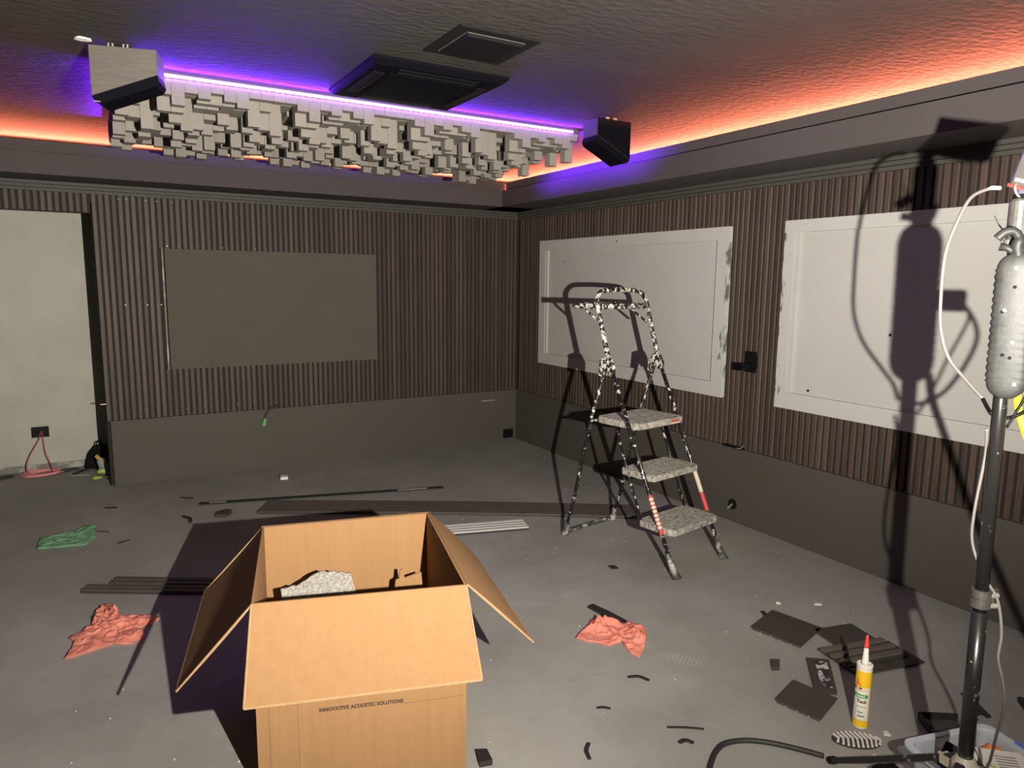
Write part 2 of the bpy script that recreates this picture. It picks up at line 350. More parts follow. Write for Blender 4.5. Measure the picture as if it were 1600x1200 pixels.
# crown: three stepped fillets
cb = MB(); cr = MB()
for i, (za, zb, d) in enumerate([(2.054, 2.074, -.002), (2.0755, 2.0955, .014), (2.097, 2.117, .030)]):
    cb.box((-7.4, -d, za), (0.03, SB, zb)); cr.box((-d, -8, za), (SB, -.0, zb))
struct(cb.build('trim_2', M['crown'], bevel=.0012)); struct(cr.build('trim_3', M['crown'], bevel=.0012))
# dropped soffit with its raised lip (hides the cove lighting)
SD = 0.383
struct(MB().box((-7.5, -SD, 2.117), (0.03, SB, 2.248)).build('trim_4', M['soffit']))
struct(MB().box((-SD, -8, 2.117), (SB, -.0, 2.2478)).build('trim_5', M['soffit']))
struct(MB().box((-7.5, -.315, 2.248), (-.322, -.297, 2.327)).box((-.322, -.303, 2.248), (-.300, -.290, 2.318)).build('trim_6', M['soffit']))  # short end box added to block cove glow at the corner gap
struct(MB().box((-.315, -8, 2.248), (-.297, -.328, 2.327)).build('trim_7', M['soffit']))
# cove LED strips lying behind the lip
for nm, lo3, hi3, lb in [('a', (-7.3, -.086, 2.300), (-.13, -.080, 2.328), 'orange cove light strip hidden behind the lip along the back wall'),
                         ('b', (-.086, -7.8, 2.300), (-.080, -.13, 2.328), 'orange cove light strip hidden behind the lip along the right wall')]:
    c = MB().box(lo3, hi3).build('cove_light_strip', M['cove'])
    tag(c, lb, 'light strip', 'cove light strips')
    b2 = MB()
    if nm == 'a': b2.box((-7.3, -.0795, 2.248), (-.12, -.06, 2.330))
    else: b2.box((-.0795, -7.8, 2.248), (-.06, -.13, 2.330))
    b2.build('mounting_rail', M['crown'], c)

# ------------------------------------------------------------------ grey fabric panel and white boards
t = thing('wall_panel', (-2.167, 0, .826), 'flat plain grey rectangular panel on the slatted back wall', 'wall panel')
MB().box((-2.952, -.004, .828), (-1.368, .03, 1.700)).build('panel_face', M['tv'], t, bevel=.0015)
MB().box((-2.972, .002, .826), (-2.961, .03, 1.703)).build('edge_trim', M['basegrey'], t)['label'] = 'pale edge strip'

def white_board(y0, y1, z0, z1, label, iy0, iy1, iz0, iz1, scuff, edge, width):
    """y0 > y1: far to near"""
    t = thing('white_wall_board', (0.0, (y0+y1)/2, z0), label, 'wall board', 'white boards on the right wall')
    MB().box((.022, y1+.02, z0+.02), (.032, y0-.02, z1-.02)).build('backing_board', M['white'], t)
    sm = scuffed_white('scuffed_'+scuff, 1, edge, width)
    # rails top and bottom, stiles both sides
    MB().box((.0, y1, iz1), (.03, y0, z1)).build('top_rail', M['white2'], t, bevel=.0015)
    MB().box((.0, y1, z0), (.03, y0, iz0)).build('bottom_rail', sm if scuff == 'far' else M['white2'], t, bevel=.0015)
    MB().box((.001, iy0, iz0), (.03, y0, iz1)).build('far_stile', sm if scuff == 'far' else M['white2'], t, bevel=.0015)
    MB().box((.001, y1, iz0), (.03, iy1, iz1)).build('near_stile', sm if scuff == 'near' else M['white2'], t, bevel=.0015)
    MB().box((.006, iy0-.028, iz0), (.021, iy0-.001, iz1)).build('corner_bead', M['white2'], t)
    n = max(3, int((y0-y1)/.5))
    for k in range(n):
        yy = y0-.15-(y0-y1-.3)*k/(n-1)
        screw_at((0, yy, (z1+iz1)/2+.005), 0, t, .005); screw_at((0, yy+.06, (z0+iz0)/2), 0, t, .005)
    for k in range(4):
        zz = iz0+.12+(iz1-iz0-.24)*k/3
        screw_at((.001, (y0+iy0)/2, zz), 0, t, .005); screw_at((.001, (y1+iy1)/2, zz), 0, t, .005)
    return t
b1 = white_board(-.376, -2.553, .775, 1.846, 'white framed board behind the ladder, nearer the room corner', -.475, -2.453, .868, 1.762, 'near', -2.47, -.09)
b2_ = white_board(-2.960, -5.2, .784, 1.852, 'white framed board crossed by the lamp stand shadow', -3.035, -5.1, .878, 1.784, 'far', -3.03, .075)
for bb, y, z, r in [(b1, -.72, 1.66, .007), (b2_, -3.17, .905, .008), (b2_, -3.62, 1.25, .008), (b1, -1.45, 1.80, .006)]:
    x0 = .0215 if z < 1.79 else 0
    MB().lathe([(r, 0), (r, .001)], (x0, y, z), 10, V((-1, 0, 0))).build('hole', M['blackmatt'], bb)

# ------------------------------------------------------------------ ceiling: diffuser panels
PX, PY = 0.0538, 0.0538
X0, Y0 = -3.281, -2.205
ZB = 2.346
rng = random.Random(21)
depths = [.012, .035, .06, .06, .085, .11, .135, .155]
tile = [[rng.choice([.012, .022, .034, .05, .07, .09]) if r == 0 else rng.choice(depths) for c in range(11)] for r in range(11)]
for r in range(11):
    for c in range(11):
        if c and rng.random() < .22: tile[r][c] = tile[r][c-1]
        elif r > 1 and rng.random() < .12: tile[r][c] = tile[r-1][c]
def diffuser(ci, ri):
    mb = MB(); x = X0+ci*11*PX; y = Y0+ri*11*PY
    mb.box((x, y, ZB-.016), (x+11*PX-.0015, y+11*PY-.0015, ZB))
    for r in range(11):
        for c in range(11):
            d = tile[(r*(1 if ri == 0 else 3)) % 11 if ri else r][c]
            if ri: d = tile[(r*3+4) % 11][(c+5) % 11]
            if ri and r == 10: d = max(d, .085)
            xa = x+c*PX+.0004; ya = y+r*PY+.0004
            if rng.random() < .07 and r > 0: continue
            mb.box((xa, ya, ZB-.016-d), (xa+PX-.0012, ya+PY-.0012, ZB-.0162))
    return mb.build('diffuser_panel', M['foam'])
dl = [['front row foam block diffuser panel beside the larger speaker', 'front row foam block diffuser panel, second from the larger speaker',
       'front row foam block diffuser panel under the air conditioner', 'front row foam block diffuser panel nearest the small right speaker'],
      ['back row foam block diffuser panel at the far left corner', 'back row foam block diffuser panel, second from the left',
       'back row foam block diffuser panel, third from the left', 'back row foam block diffuser panel nearest the room corner']]
for ri in range(2):
    for ci in range(4):
        tag(diffuser(ci, ri), dl[ri][ci], 'acoustic panel', 'foam diffuser panels on the ceiling')
X1 = X0+44*PX; Y1 = Y0+22*PY
# batten carrying the panels from the ceiling
MBt = MB().box((X0+.10, Y0+.10, ZB), (X1-.10, Y1-.10, CZL)).build('ceiling_batten', M['blackmatt']); tag(MBt, 'dark mounting board above the foam diffuser panels', 'mounting board')

# purple LED strip round the panels
led = thing('led_strip', (X0, Y0, ZB), 'glowing purple LED strip round the top edge of the foam diffuser', 'light strip')
def ledrun(lo3, hi3, nm='led_tape', m='led'):
    return MB().box(lo3, hi3).build(nm, M[m], led)
IN = .07
ledrun((X0+.0, Y0-.007, ZB+.003), (X1-.04, Y0-.001, ZB+.016))
ledrun((X0+IN, Y0+.05, ZB+.003), (X0+IN+.006, Y1-IN, ZB+.014), m='ledside')
ledrun((X1-IN-.006, Y0+.05, ZB+.003), (X1-IN, Y1-IN, ZB+.014), m='ledside')
ledrun((X0+IN+.02, Y1-IN-.006, ZB+.003), (X1-IN-.02, Y1-IN, ZB+.014), m='ledside')
lo3, hi3 = (X0, Y0-.013, ZB-.002), (X1-.04, Y0-.0105, ZB+.002)
u_ = MB(); vs = [u_.b.verts.new(q) for q in ((lo3[0], lo3[1], hi3[2]), (hi3[0], lo3[1], hi3[2]), (hi3[0], hi3[1], hi3[2]), (lo3[0], hi3[1], hi3[2]))]; u_.b.faces.new(vs); u_.build('ceiling_glow_plane', M['ledglow'], led, fix=False)  # added glowing plane, brightens the ceiling above the strip
MB().box(lo3, (hi3[0], hi3[1], hi3[2]-.0006)).build('glow_shield', M['crown'], led)  # added shield, keeps the glow plane from shining down
def led_light(name, c, dirn, length, yaxis, pw, spread):
    l = D.lights.new(name, 'AREA'); l.shape = 'RECTANGLE'; l.size = length; l.size_y = .008; l.energy = pw; l.color = (0.15, 0.016, 1.0); l.spread = math.radians(spread)
    o = D.objects.new(name, l); COL.objects.link(o); z = -V(dirn).normalized(); x = V(yaxis).normalized(); y = z.cross(x)
    o.matrix_world = Matrix(((x.x, y.x, z.x, c[0]), (x.y, y.y, z.y, c[1]), (x.z, y.z, z.z, c[2]), (0, 0, 0, 1)))
led_light('led_light_front', ((X0+X1)/2, Y0-.016, ZB+.008), (0, -1, .50), X1-X0, (1, 0, 0), 19, 80)
led_light('led_light_left', (X0-.004, (Y0+Y1)/2, ZB+.010), (-1, 0, .12), Y1-Y0, (0, 1, 0), 14, 70)
led_light('led_light_right', (X1+.004, (Y0+Y1)/2, ZB+.010), (1, 0, .06), Y1-Y0, (0, 1, 0), 22, 60)
led_light('led_light_back', ((X0+X1)/2, Y1+.004, ZB+.010), (0, 1, .16), X1-X0, (1, 0, 0), 5, 40)
bd = MB(); n = 76
for k in range(n):
    x = X0+.02+(X1-.08-X0)*k/n
    bd.box((x, Y0-.010, ZB+.000), (x+.012, Y0-.0072, ZB+.0115))
be = bd.build('led_beads', M['ledhot'], led); be['kind'] = 'stuff'
MB().box((X0, Y0-.001, ZB+.001), (X1, Y0+.02, CZL)).build('backing_channel', M['crown'], led)

# ------------------------------------------------------------------ ceiling: cassette unit and access panel
def rect(cx, cy, s, z): return [(cx-s, cy-s, z), (cx+s, cy-s, z), (cx+s, cy+s, z), (cx-s, cy+s, z)]
def frustum(mb, cx, cy, s0, z0, s1, z1):
    a = [mb.b.verts.new(p) for p in rect(cx, cy, s0, z0)]; c = [mb.b.verts.new(p) for p in rect(cx, cy, s1, z1)]
    mb.b.faces.new(a); mb.b.faces.new(c[::-1])
    for i in range(4): mb.b.faces.new((a[i], a[(i+1) % 4], c[(i+1) % 4], c[i]))
AX, AY = -2.098, -2.608
t = thing('air_conditioner', (AX, AY, CZL), 'black square cassette air conditioner on the ceiling in front of the purple light', 'air conditioner')
mb = MB(); frustum(mb, AX, AY, .307, CZL, .307, CZL-.012); frustum(mb, AX, AY, .307, CZL-.012, .285, CZL-.03)
mb.build('fascia', M['blackgloss'], t)
mb = MB(); frustum(mb, AX, AY, .20, CZL-.0305, .19, CZL-.038); mb.build('intake_grille', M['blackgloss'], t)
for a in range(4):
    R = Matrix.Translation((AX, AY, 0)) @ Matrix.Rotation(a*PI/2, 4, 'Z')
    MB().box((-.18, .215, CZL-.034), (.18, .265, CZL-.0305), R).box((-.175, .222, CZL-.037), (.175, .23, CZL-.034), R).build('louver', M['black'], t)
VX, VY = -2.095, -3.228
t = thing('ceiling_access_panel', (VX, VY, CZL), 'black square ceiling panel with raised inner square, nearer the camera than the air conditioner', 'ceiling panel')
mb = MB()
frustum(mb, VX, VY, .166, CZL, .163, CZL-.008); mb.build('frame', M['blackmatt'], t)
mb = MB(); frustum(mb, VX, VY, .118, CZL-.0085, .112, CZL-.020); mb.build('inner_panel', M['black'], t)
mb = MB()
for a in range(4):
    R = Matrix.Translation((VX, VY, 0)) @ Matrix.Rotation(a*PI/2, 4, 'Z'); mb.box((-.122, .119, CZL-.0105), (.122, .122, CZL-.0085), R)
mb.build('trim_line', M['spk'], t)

# ------------------------------------------------------------------ ceiling speakers
def speaker(label, xa, xb, ya, yb, za, zb, rotz, wood='spk'):
    """side profile seen from the front: top at ceiling, left height za, right height zb"""
    org = V((xa, ya, CZL)); R = Matrix.Translation(org) @ Matrix.Rotation(rotz, 4, 'Z')
    t = thing('speaker', org, label, 'speaker', 'wedge speakers on the ceiling')
    L_ = xb-xa; W_ = yb-ya; top = -.012
    cab = [(0, 0, top), (L_, 0, top), (L_, 0, -zb), (0, 0, -za)]
    mb = MB(); f = [R @ V(p) for p in cab]; g = [R @ V((p[0], W_, p[2])) for p in cab]
    a = [mb.b.verts.new(p) for p in f]; c = [mb.b.verts.new(p) for p in g]
    mb.b.faces.new(a); mb.b.faces.new(c[::-1])
    for i in range(4): mb.b.faces.new((a[i], c[i], c[(i+1) % 4], a[(i+1) % 4]))
    mb.build('cabinet', M[wood], t, bevel=.002)
    # grille: slab on the slanted lower face with chamfer
    d = V((L_, 0, za-zb)).normalized(); nrm = V((-(zb-za), 0, -L_)).normalized()
    if nrm.z > 0: nrm = -nrm
    p0 = V((0, 0, -za)); p1 = V((L_, 0, -zb))
    prof = [p0, p1, p1+nrm*.022-d*0.004, p1+nrm*.036-d*.02, p0+nrm*.036+d*.02, p0+nrm*.022+d*.004]
    mb = MB(); a = [mb.b.verts.new(R @ (p+V((0, -.001, 0)))) for p in prof]; c = [mb.b.verts.new(R @ (p+V((0, W_+.001, 0)))) for p in prof]
    mb.b.faces.new(a); mb.b.faces.new(c[::-1]); k = len(prof)
    for i in range(k): mb.b.faces.new((a[i], c[i], c[(i+1) % k], a[(i+1) % k]))
    mb.build('grille', M['blackgloss'], t)
    MB().box((L_*.25, W_*.25, -.013), (L_*.6, W_*.7, 0), R).build('mounting_bracket', M['black'], t)
    for q in (.28, .34, .5, .56): MB().box((L_*q, .004, -.012), (L_*q+.006, .012, -.0), R).build('bracket_screw', M['screw'], t)
    if zb > za:
        f2 = [R @ V((p[0]*.985+.002, -.004, p[2]*.985)) for p in cab]; MB().quad_prism(f2, .003).build('shade_front', M['blackgloss'], t)  # black sheet over the front, shade put into its colour
    if za > zb: MB().box((.006, -.0035, -za-.021), (.030, -.0012, -za-.0175), R).build('badge', M['screw'], t)
    return t
speaker('wood-sided wedge speaker at the left end of the purple light', -3.369, -3.135, -2.475, -2.345, .197, .105, -.28)
speaker('small wedge speaker, painted as shaded, at the right end of the purple light', -1.038, -.812, -2.555, -2.427, .101, .208, 0.0, 'spkshaded')
mb = MB()
pp = [V((-3.386+.030*math.cos(a)*random.uniform(.7, 1.2), -2.500+.022*math.sin(a)*random.uniform(.6, 1.2), 0)) for a in [2*PI*k/14 for k in range(14)]]
mb.prism_z([(q.x, q.y) for q in pp], CZL-.006, CZL-.0005)
tag(mb.build('filler_patch', M['patch']), 'rough white filler blob on the ceiling by the left speaker corner', 'filler patch')

# ------------------------------------------------------------------ stepladder
F1 = V((-.9336, -3.1737, 0)); NX = V((.98600, .16676, 0)); BK = V((-.16676, .98600, 0)); LW = .421
def lp(a, s, z): return F1+NX*a+BK*s+V((0, 0, z))
lad = thing('stepladder', lp(LW/2, .4, 0), 'black three-step ladder splattered with white paint in front of the white board', 'ladder')
PIV = (.495, 1.075)
for a in (0, LW):
    MB().tube([lp(a, .01, .03), lp(a, PIV[0]*.5, PIV[1]*.5), lp(a, PIV[0], PIV[1])], .0115, 12).build('front_leg', M['paintblack'], lad, smooth=True)
    # spreading rubber boot
    mb = MB(); mb.tube([lp(a, .05, .115), lp(a, .035, .08), lp(a, .008, .03), lp(a, -.012, .006), lp(a, -.014, 0)], [.0135, .0155, .019, .024, .025], 12)
    mb.build('rubber_foot', M['rubber'], lad, smooth=True)
    MB().tube([lp(a, PIV[0]+.01, PIV[1]-.01), lp(a, .62, .72), lp(a, .745, .20), lp(a, .795, .045)], .0105, 12).build('rear_leg', M['paintblack'], lad, smooth=True)
    mb = MB(); mb.tube([lp(a, .787, .085), lp(a, .797, .04), lp(a, .805, .012), lp(a, .805, 0)], [.0135, .017, .021, .022], 12)
    mb.build('rear_foot', M['rubber'], lad, smooth=True)
    # hinge block
    mb = MB(); sx = .016
    prof = [(.462, 1.045), (.458, 1.005), (.478, 1.0), (.503, 1.045), (.535, .985), (.555, .990), (.550, 1.05), (.548, 1.078), (.51, 1.092), (.485, 1.085)]
    A = [mb.b.verts.new(lp(a-sx, s_, z)) for s_, z in prof]; B = [mb.b.verts.new(lp(a+sx, s_, z)) for s_, z in prof]
    mb.b.faces.new(A); mb.b.faces.new(B[::-1])
    for i in range(len(prof)): mb.b.faces.new((A[i], B[i], B[(i+1) % len(prof)], A[(i+1) % len(prof)]))
    mb.build('hinge', M['handle'], lad)
# handrail: one bent tube over the top
hp = [lp(0, PIV[0], PIV[1]), lp(0, .55, 1.24), lp(0, .592, 1.375), lp(.012, .602, 1.415), lp(.045, .61, 1.443), lp(.09, .613, 1.452), lp(LW/2, .615, 1.456),
      lp(LW-.09, .613, 1.452), lp(LW-.045, .61, 1.443), lp(LW-.012, .602, 1.415), lp(LW, .592, 1.375), lp(LW, .55, 1.24), lp(LW, PIV[0], PIV[1])]
MB().tube(smoothcurve(hp, 5), .0135, 12).build('handrail', M['handle'], lad, smooth=True)
# rear bottom bar of the back frame
MB().tube(smoothcurve([lp(0, .80, .03), lp(.03, .806, .017), lp(LW/2, .812, .015), lp(LW-.03, .806, .017), lp(LW, .80, .03)], 4), .012, 10).build('rear_crossbar', M['rubber'], lad, smooth=True)
# tool tray behind the handrail
mb = MB(); z = 1.348
def trayq(a0, a1, s0, s1, z0, z1):
    vs = [lp(a, s_, zz) for zz in (z0, z1) for a, s_ in ((a0, s0), (a1, s0), (a1, s1), (a0, s1))]
    q = [mb.b.verts.new(v) for v in vs]
    for f in ((3, 2, 1, 0), (4, 5, 6, 7), (0, 1, 5, 4), (1, 2, 6, 5), (2, 3, 7, 6), (3, 0, 4, 7)): mb.b.faces.new([q[i] for i in f])
trayq(.014, LW-.014, .585, .80, z, z+.006)
trayq(.014, LW-.014, .585, .593, z, z+.03); trayq(.014, LW-.014, .792, .80, z, z+.03)
trayq(.014, .022, .585, .80, z, z+.03); trayq(LW-.022, LW-.014, .585, .80, z, z+.03)
mb.build('tool_tray', M['handle'], lad)
for a in (.018, LW-.018):
    MB().tube([lp(a, .575, 1.27), lp(a, .70, 1.345)], .007, 8).build('tray_brace', M['handle'], lad)
# steps
for k, (s0, s1, z) in enumerate([(.300, .585, .755), (.185, .40, .498), (.045, .265, .240)]):
    mb = MB(); a0, a1 = .008, LW-.008; r = .02; h = .036
    pts = [(a0+r, s0-.018), (a1-r, s0-.018), (a1, s0+.01), (a1, s1-r), (a1-r, s1), (a0+r, s1), (a0, s1-r), (a0, s0+.01)]
    A = [mb.b.verts.new(lp(p, q, z-h)) for p, q in pts]; B = [mb.b.verts.new(lp(p, q, z)) for p, q in pts]
    mb.b.faces.new(A[::-1]); mb.b.faces.new(B); n_ = len(pts)
    for i in range(n_): mb.b.faces.new((A[i], A[(i+1) % n_], B[(i+1) % n_], B[i]))
    st = mb.build('step', M['step'], lad, bevel=.004)
    g = MB()
    for q in range(12):
        yy = s0+.01+(s1-s0-.02)*q/11
        g.tube([lp(a0+.015, yy, z-.0005), lp(a1-.015, yy, z-.0005)], .0022, 5)
    g.build('tread_ridges', M['step'], st)
for a in (.02, LW-.02):
    MB().tube([lp(a, .45, .725), lp(a, .36, .50), lp(a, .245, .225)], .0075, 8).build('step_strut', M['paintblack'], lad, smooth=True)
MB().tube([lp(0, .62, .72), lp(LW, .62, .72)], .008, 8).build('rear_rung', M['paintblack'], lad)
# stickers on the front legs
def sleeve(a, z0, z1, m, nm='sticker', r=.0122):
    f = lambda z: lp(a, .01+(PIV[0]-.01)*(z-.03)/(PIV[1]-.03), z)
    o = MB().tube([f(z0), f(z1)], r, 12).build(nm, M[m], lad, smooth=False); return o
sleeve(0, .205, .395, 'rednote')['label'] = 'red sticker sleeve'
for k in range(8):
    z = .232+k*.0195; f = .01+(PIV[0]-.01)*(z-.03)/(PIV[1]-.03)
    sleeve(0, z, z+.013, 'sticker', r=.0126)
sleeve(LW, .34, .46, 'sticker'); sleeve(LW, .245, .338, 'rednote')
mb = MB(); mb.bar(lp(LW*.70, .2805, .738), lp(LW*.86, .2805, .738), .001, .012).build('step_label', M['rednote'], lad)
mb = MB(); mb.bar(lp(LW*.70, .2800, .727), lp(LW*.86, .2800, .727), .001, .008).build('step_label', M['sticker'], lad)

# ------------------------------------------------------------------ cardboard box
BXL = V((-3.088, -3.747, 0)); h_ = V((.9557, -.2944, 0)).normalized(); n_ = V((-h_.y, h_.x, 0)); BW, BD, BH = .608, .665, .60
BSK = .037     # the carton is pushed slightly out of square
def bp(a, b, z): return BXL+h_*(a-BSK*b/BD)+n_*b*(1+.03*(a/BW-.5)*2)+V((0, 0, z))
box = thing('cardboard_box', bp(BW/2, BD/2, 0), 'large open cardboard box with flaps folded out', 'box')
def wallq(a0, a1, b0, b1, z0, z1, m='card', nm='side_wall', parent=None):
    mb = MB(); vs = [bp(a, b, z) for z in (z0, z1) for a, b in ((a0, b0), (a1, b0), (a1, b1), (a0, b1))]
    q = [mb.b.verts.new(v) for v in vs]
    for f in ((3, 2, 1, 0), (4, 5, 6, 7), (0, 1, 5, 4), (1, 2, 6, 5), (2, 3, 7, 6), (3, 0, 4, 7)): mb.b.faces.new([q[i] for i in f])
    return mb.build(nm, M[m], parent or box)
T = .006
wf = wallq(0, BW, 0, T, .0, BH, nm='front_wall'); wallq(0, BW, BD-T, BD, 0, BH, nm='back_wall')
wallq(0, T, T, BD-T, 0, BH); wallq(BW-T, BW, T, BD-T, 0, BH); wallq(T, BW-T, T, BD-T, 0, .006, nm='base')
def flap(A, B, Cc, Dd, nm='flap'):
    """A,B hinge; Cc,Dd free edge; slightly bowed corrugated board"""
    mb = MB(); A, B, Cc, Dd = map(V, (A, B, Cc, Dd)); nrm = (B-A).cross(Dd-A).normalized(); nu, nv = 8, 8; G = {}
    for side in (0, 1):
        for i in range(nu+1):
            for j in range(nv+1):
                u, v = i/nu, j/nv
                p = (A*(1-u)+B*u)*(1-v)+(Dd*(1-u)+Cc*u)*v
                p += nrm*(.006*math.sin(PI*v)*(.6+.4*math.sin(3*u+v)))+nrm*side*.005
                G[side, i, j] = mb.b.verts.new(p)
    for i in range(nu):
        for j in range(nv):
            for s_ in (0, 1): mb.b.faces.new([G[s_, i, j], G[s_, i+1, j], G[s_, i+1, j+1], G[s_, i, j+1]])
    for i in range(nu):
        for j in (0, nv): mb.b.faces.new([G[0, i, j], G[0, i+1, j], G[1, i+1, j], G[1, i, j]])
    for j in range(nv):
        for i in (0, nu): mb.b.faces.new([G[0, i, j], G[0, i, j+1], G[1, i, j+1], G[1, i, j]])
    o = mb.build(nm, M['card'], box)
    e = MB(); e.tube([Dd+nrm*.0025, Cc+nrm*.0025], .0034, 6); e.tube([B+nrm*.0025, Cc+nrm*.0025], .003, 6); e.tube([A+nrm*.0025, Dd+nrm*.0025], .003, 6)
    e.build('cut_edge', M['cardedge'], o)
    return o
flap(bp(0, 0, BH), bp(BW, 0, BH), (-2.563, -4.133, .421), (-3.151, -3.952, .420), 'front_flap')
flap(bp(0, BD, BH), bp(0, 0, BH), (-3.286, -3.698, .373), (-3.133, -3.062, .375), 'left_flap')
flap(bp(BW, BD, BH), bp(BW, 0, BH), (-2.304, -3.980, .388), (-2.146, -3.305, .388), 'right_flap')
bo = .10
flap(bp(0, BD, BH), bp(BW, BD, BH), bp(BW-.01, BD+bo, .31), bp(.01, BD+bo, .31), 'back_flap')
# creases and pressed lines on the front wall
for a in (.035, .115): MB().bar(bp(a, -.0006, .0), bp(a, -.0006, .45), .0012, .0012, n_).build('crease', M['cardline'], wf)
MB().bar(bp(.41, -.0006, .243), bp(.60, -.0006, .246), .0025, .001, n_).build('crease', M['cardline'], wf)
def text_mesh(body, size, m, name, parent, fn, spacing=1.0, bold=0.0):
    cu = D.curves.new(name, 'FONT'); cu.body = body; cu.size = size; cu.align_x = 'LEFT'; cu.space_character = spacing; cu.offset = bold; cu.resolution_u = 3
    ob = D.objects.new(name, cu); COL.objects.link(ob); dg = bpy.context.evaluated_depsgraph_get(); dg.update()
    me = D.meshes.new_from_object(ob.evaluated_get(dg)); D.objects.remove(ob)
    bm = bmesh.new(); bm.from_mesh(me); bmesh.ops.triangulate(bm, faces=bm.faces)
    bmesh.ops.subdivide_edges(bm, edges=[e for e in bm.edges if e.calc_length() > size*.3], cuts=1)
    for v in bm.verts: v.co = fn(v.co.x, v.co.y)
    bm.to_mesh(me); bm.free(); o = D.objects.new(name, me); COL.objects.link(o); me.materials.append(M[m])
    if parent is not None:
        o.parent = parent; o.matrix_parent_inverse = Matrix.Translation(-parent.location)
    return o
text_mesh('INNOVATIVE ACOUSTIC SOLUTIONS', .0165, 'ink', 'printed_text', wf, lambda x, y: bp(.174+x*.80, -.0012, .250-.006*x+y*.98), 1.12, .0009)['label'] = 'dark printed words'

# things in the box
def sheet(name, m, pts, thick, label, cat, sub=0, amp=.004):
    """flat irregular sheet from an outline in 3D, given thickness and waviness"""
    mb = MB(); mb.quad_prism(pts, thick)
    return tag(mb.build(name, M[m]), label, cat)
def inbox(a, b, z): return bp(a, b, z)
fs = []
import itertools
prof = [(.060, .410), (.085, .412), (.10, .418), (.115, .415), (.133, .426), (.15, .434), (.162, .444), (.18, .452), (.206, .460), (.222, .452), (.244, .456), (.258, .446), (.270, .452), (.285, .441), (.301, .443)]
pts = [(.110, .02), (.36, .02), (.322, .36)]+prof[::-1]
pl = [bp(a, .49+.12*z, z) for a, z in pts]
sheet('foam_packing_sheet', 'foamsheet', pl, .012, 'pale speckled foam packing sheet standing in the cardboard box', 'packing sheet')
o = MB(); o.quad_prism([bp(a, .555, z) for a, z in [(.45, .02), (.58, .02), (.566, .36), (.562, .411), (.53, .404), (.499, .395), (.495, .428), (.484, .429), (.480, .396), (.466, .390), (.461, .35)]], .008)
tag(o.build('cardboard_insert', M['card']), 'torn brown cardboard insert in the corner of the box', 'cardboard')

# ------------------------------------------------------------------ rags
def rag(name, m, outline, hfun, label, cat, seed, zmin=.004):
    """crumpled cloth laid on the floor: star-shaped rings from the centre out"""
    pts = [V((x, y, 0)) for x, y in outline]; n = 150; P = pts+[pts[0]]
    L_ = [0]
    for i in range(len(P)-1): L_.append(L_[-1]+(P[i+1]-P[i]).length)
    rim = []
    for k in range(n):
        s_ = L_[-1]*k/n
        for i in range(len(P)-1):
            if L_[i] <= s_ <= L_[i+1]:
                f = (s_-L_[i])/(L_[i+1]-L_[i]); rim.append(P[i].lerp(P[i+1], f)); break
    c = sum(rim, V())/len(rim); mb = MB(); R = 26; top_, bot = [], []
    for r in range(1, R+1):
        f = r/R; ring = []
        for k in range(n):
            p = c.lerp(rim[k], f); q = V((p.x*10+seed, p.y*10, seed))
            fold = 1-abs(noise.noise(q))*3.2; fold2 = 1-abs(noise.noise(q*2.6+V((2, 1, 0))))*3.4
            z = zmin+hfun(p.x, p.y)*(max(0, fold)*.55+max(0, fold2)*.45+.25)*min(1, (1-f)*4+.45)
            ring.append(mb.b.verts.new((p.x+noise.noise(q*1.7)*.006, p.y+noise.noise(q*1.9+V((5, 5, 5)))*.006, z)))
        top_.append(ring)
    cv = mb.b.verts.new((c.x, c.y, zmin+hfun(c.x, c.y)*.7))
    for k in range(n): mb.b.faces.new((cv, top_[0][k], top_[0][(k+1) % n]))
    for r in range(R-1):
        for k in range(n): mb.b.faces.new((top_[r][k], top_[r+1][k], top_[r+1][(k+1) % n], top_[r][(k+1) % n]))
    fl_ = [mb.b.verts.new((v.co.x+(c.x-v.co.x)*.08, v.co.y+(c.y-v.co.y)*.08, .0005)) for v in top_[-1]]
    for k in range(n): mb.b.faces.new((top_[-1][k], fl_[k], fl_[(k+1) % n], top_[-1][(k+1) % n]))
    return tag(mb.build(name, M[m], smooth=True), label, cat)
bump = lambda cx, cy, r, h: (lambda x, y: h*math.exp(-((x-cx)**2+(y-cy)**2)/(r*r)))
g1, g2 = bump(-3.46, -2.24, .09, .028), bump(-3.40, -2.42, .16, .016)
rag('rag', 'ragpink', [(-3.605, -2.588), (-3.588, -2.514), (-3.571, -2.448), (-3.594, -2.405), (-3.581, -2.379), (-3.54, -2.358), (-3.51, -2.323), (-3.5, -2.227), (-3.481, -2.164), (-3.456, -2.118), (-3.432, -2.127), (-3.409, -2.2), (-3.393, -2.296), (-3.368, -2.305), (-3.333, -2.309), (-3.293, -2.342), (-3.266, -2.352), (-3.247, -2.402), (-3.271, -2.429), (-3.306, -2.437), (-3.34, -2.448), (-3.31, -2.534), (-3.33, -2.566), (-3.366, -2.582), (-3.4, -2.574), (-3.434, -2.547), (-3.496, -2.565), (-3.556, -2.585)],
    lambda x, y: g1(x, y)+g2(x, y)+.006, 'crumpled pink cleaning rag on the floor left of the box', 'rag', 3)
g3, g4 = bump(-1.58, -3.40, .07, .035), bump(-1.50, -3.56, .09, .028)
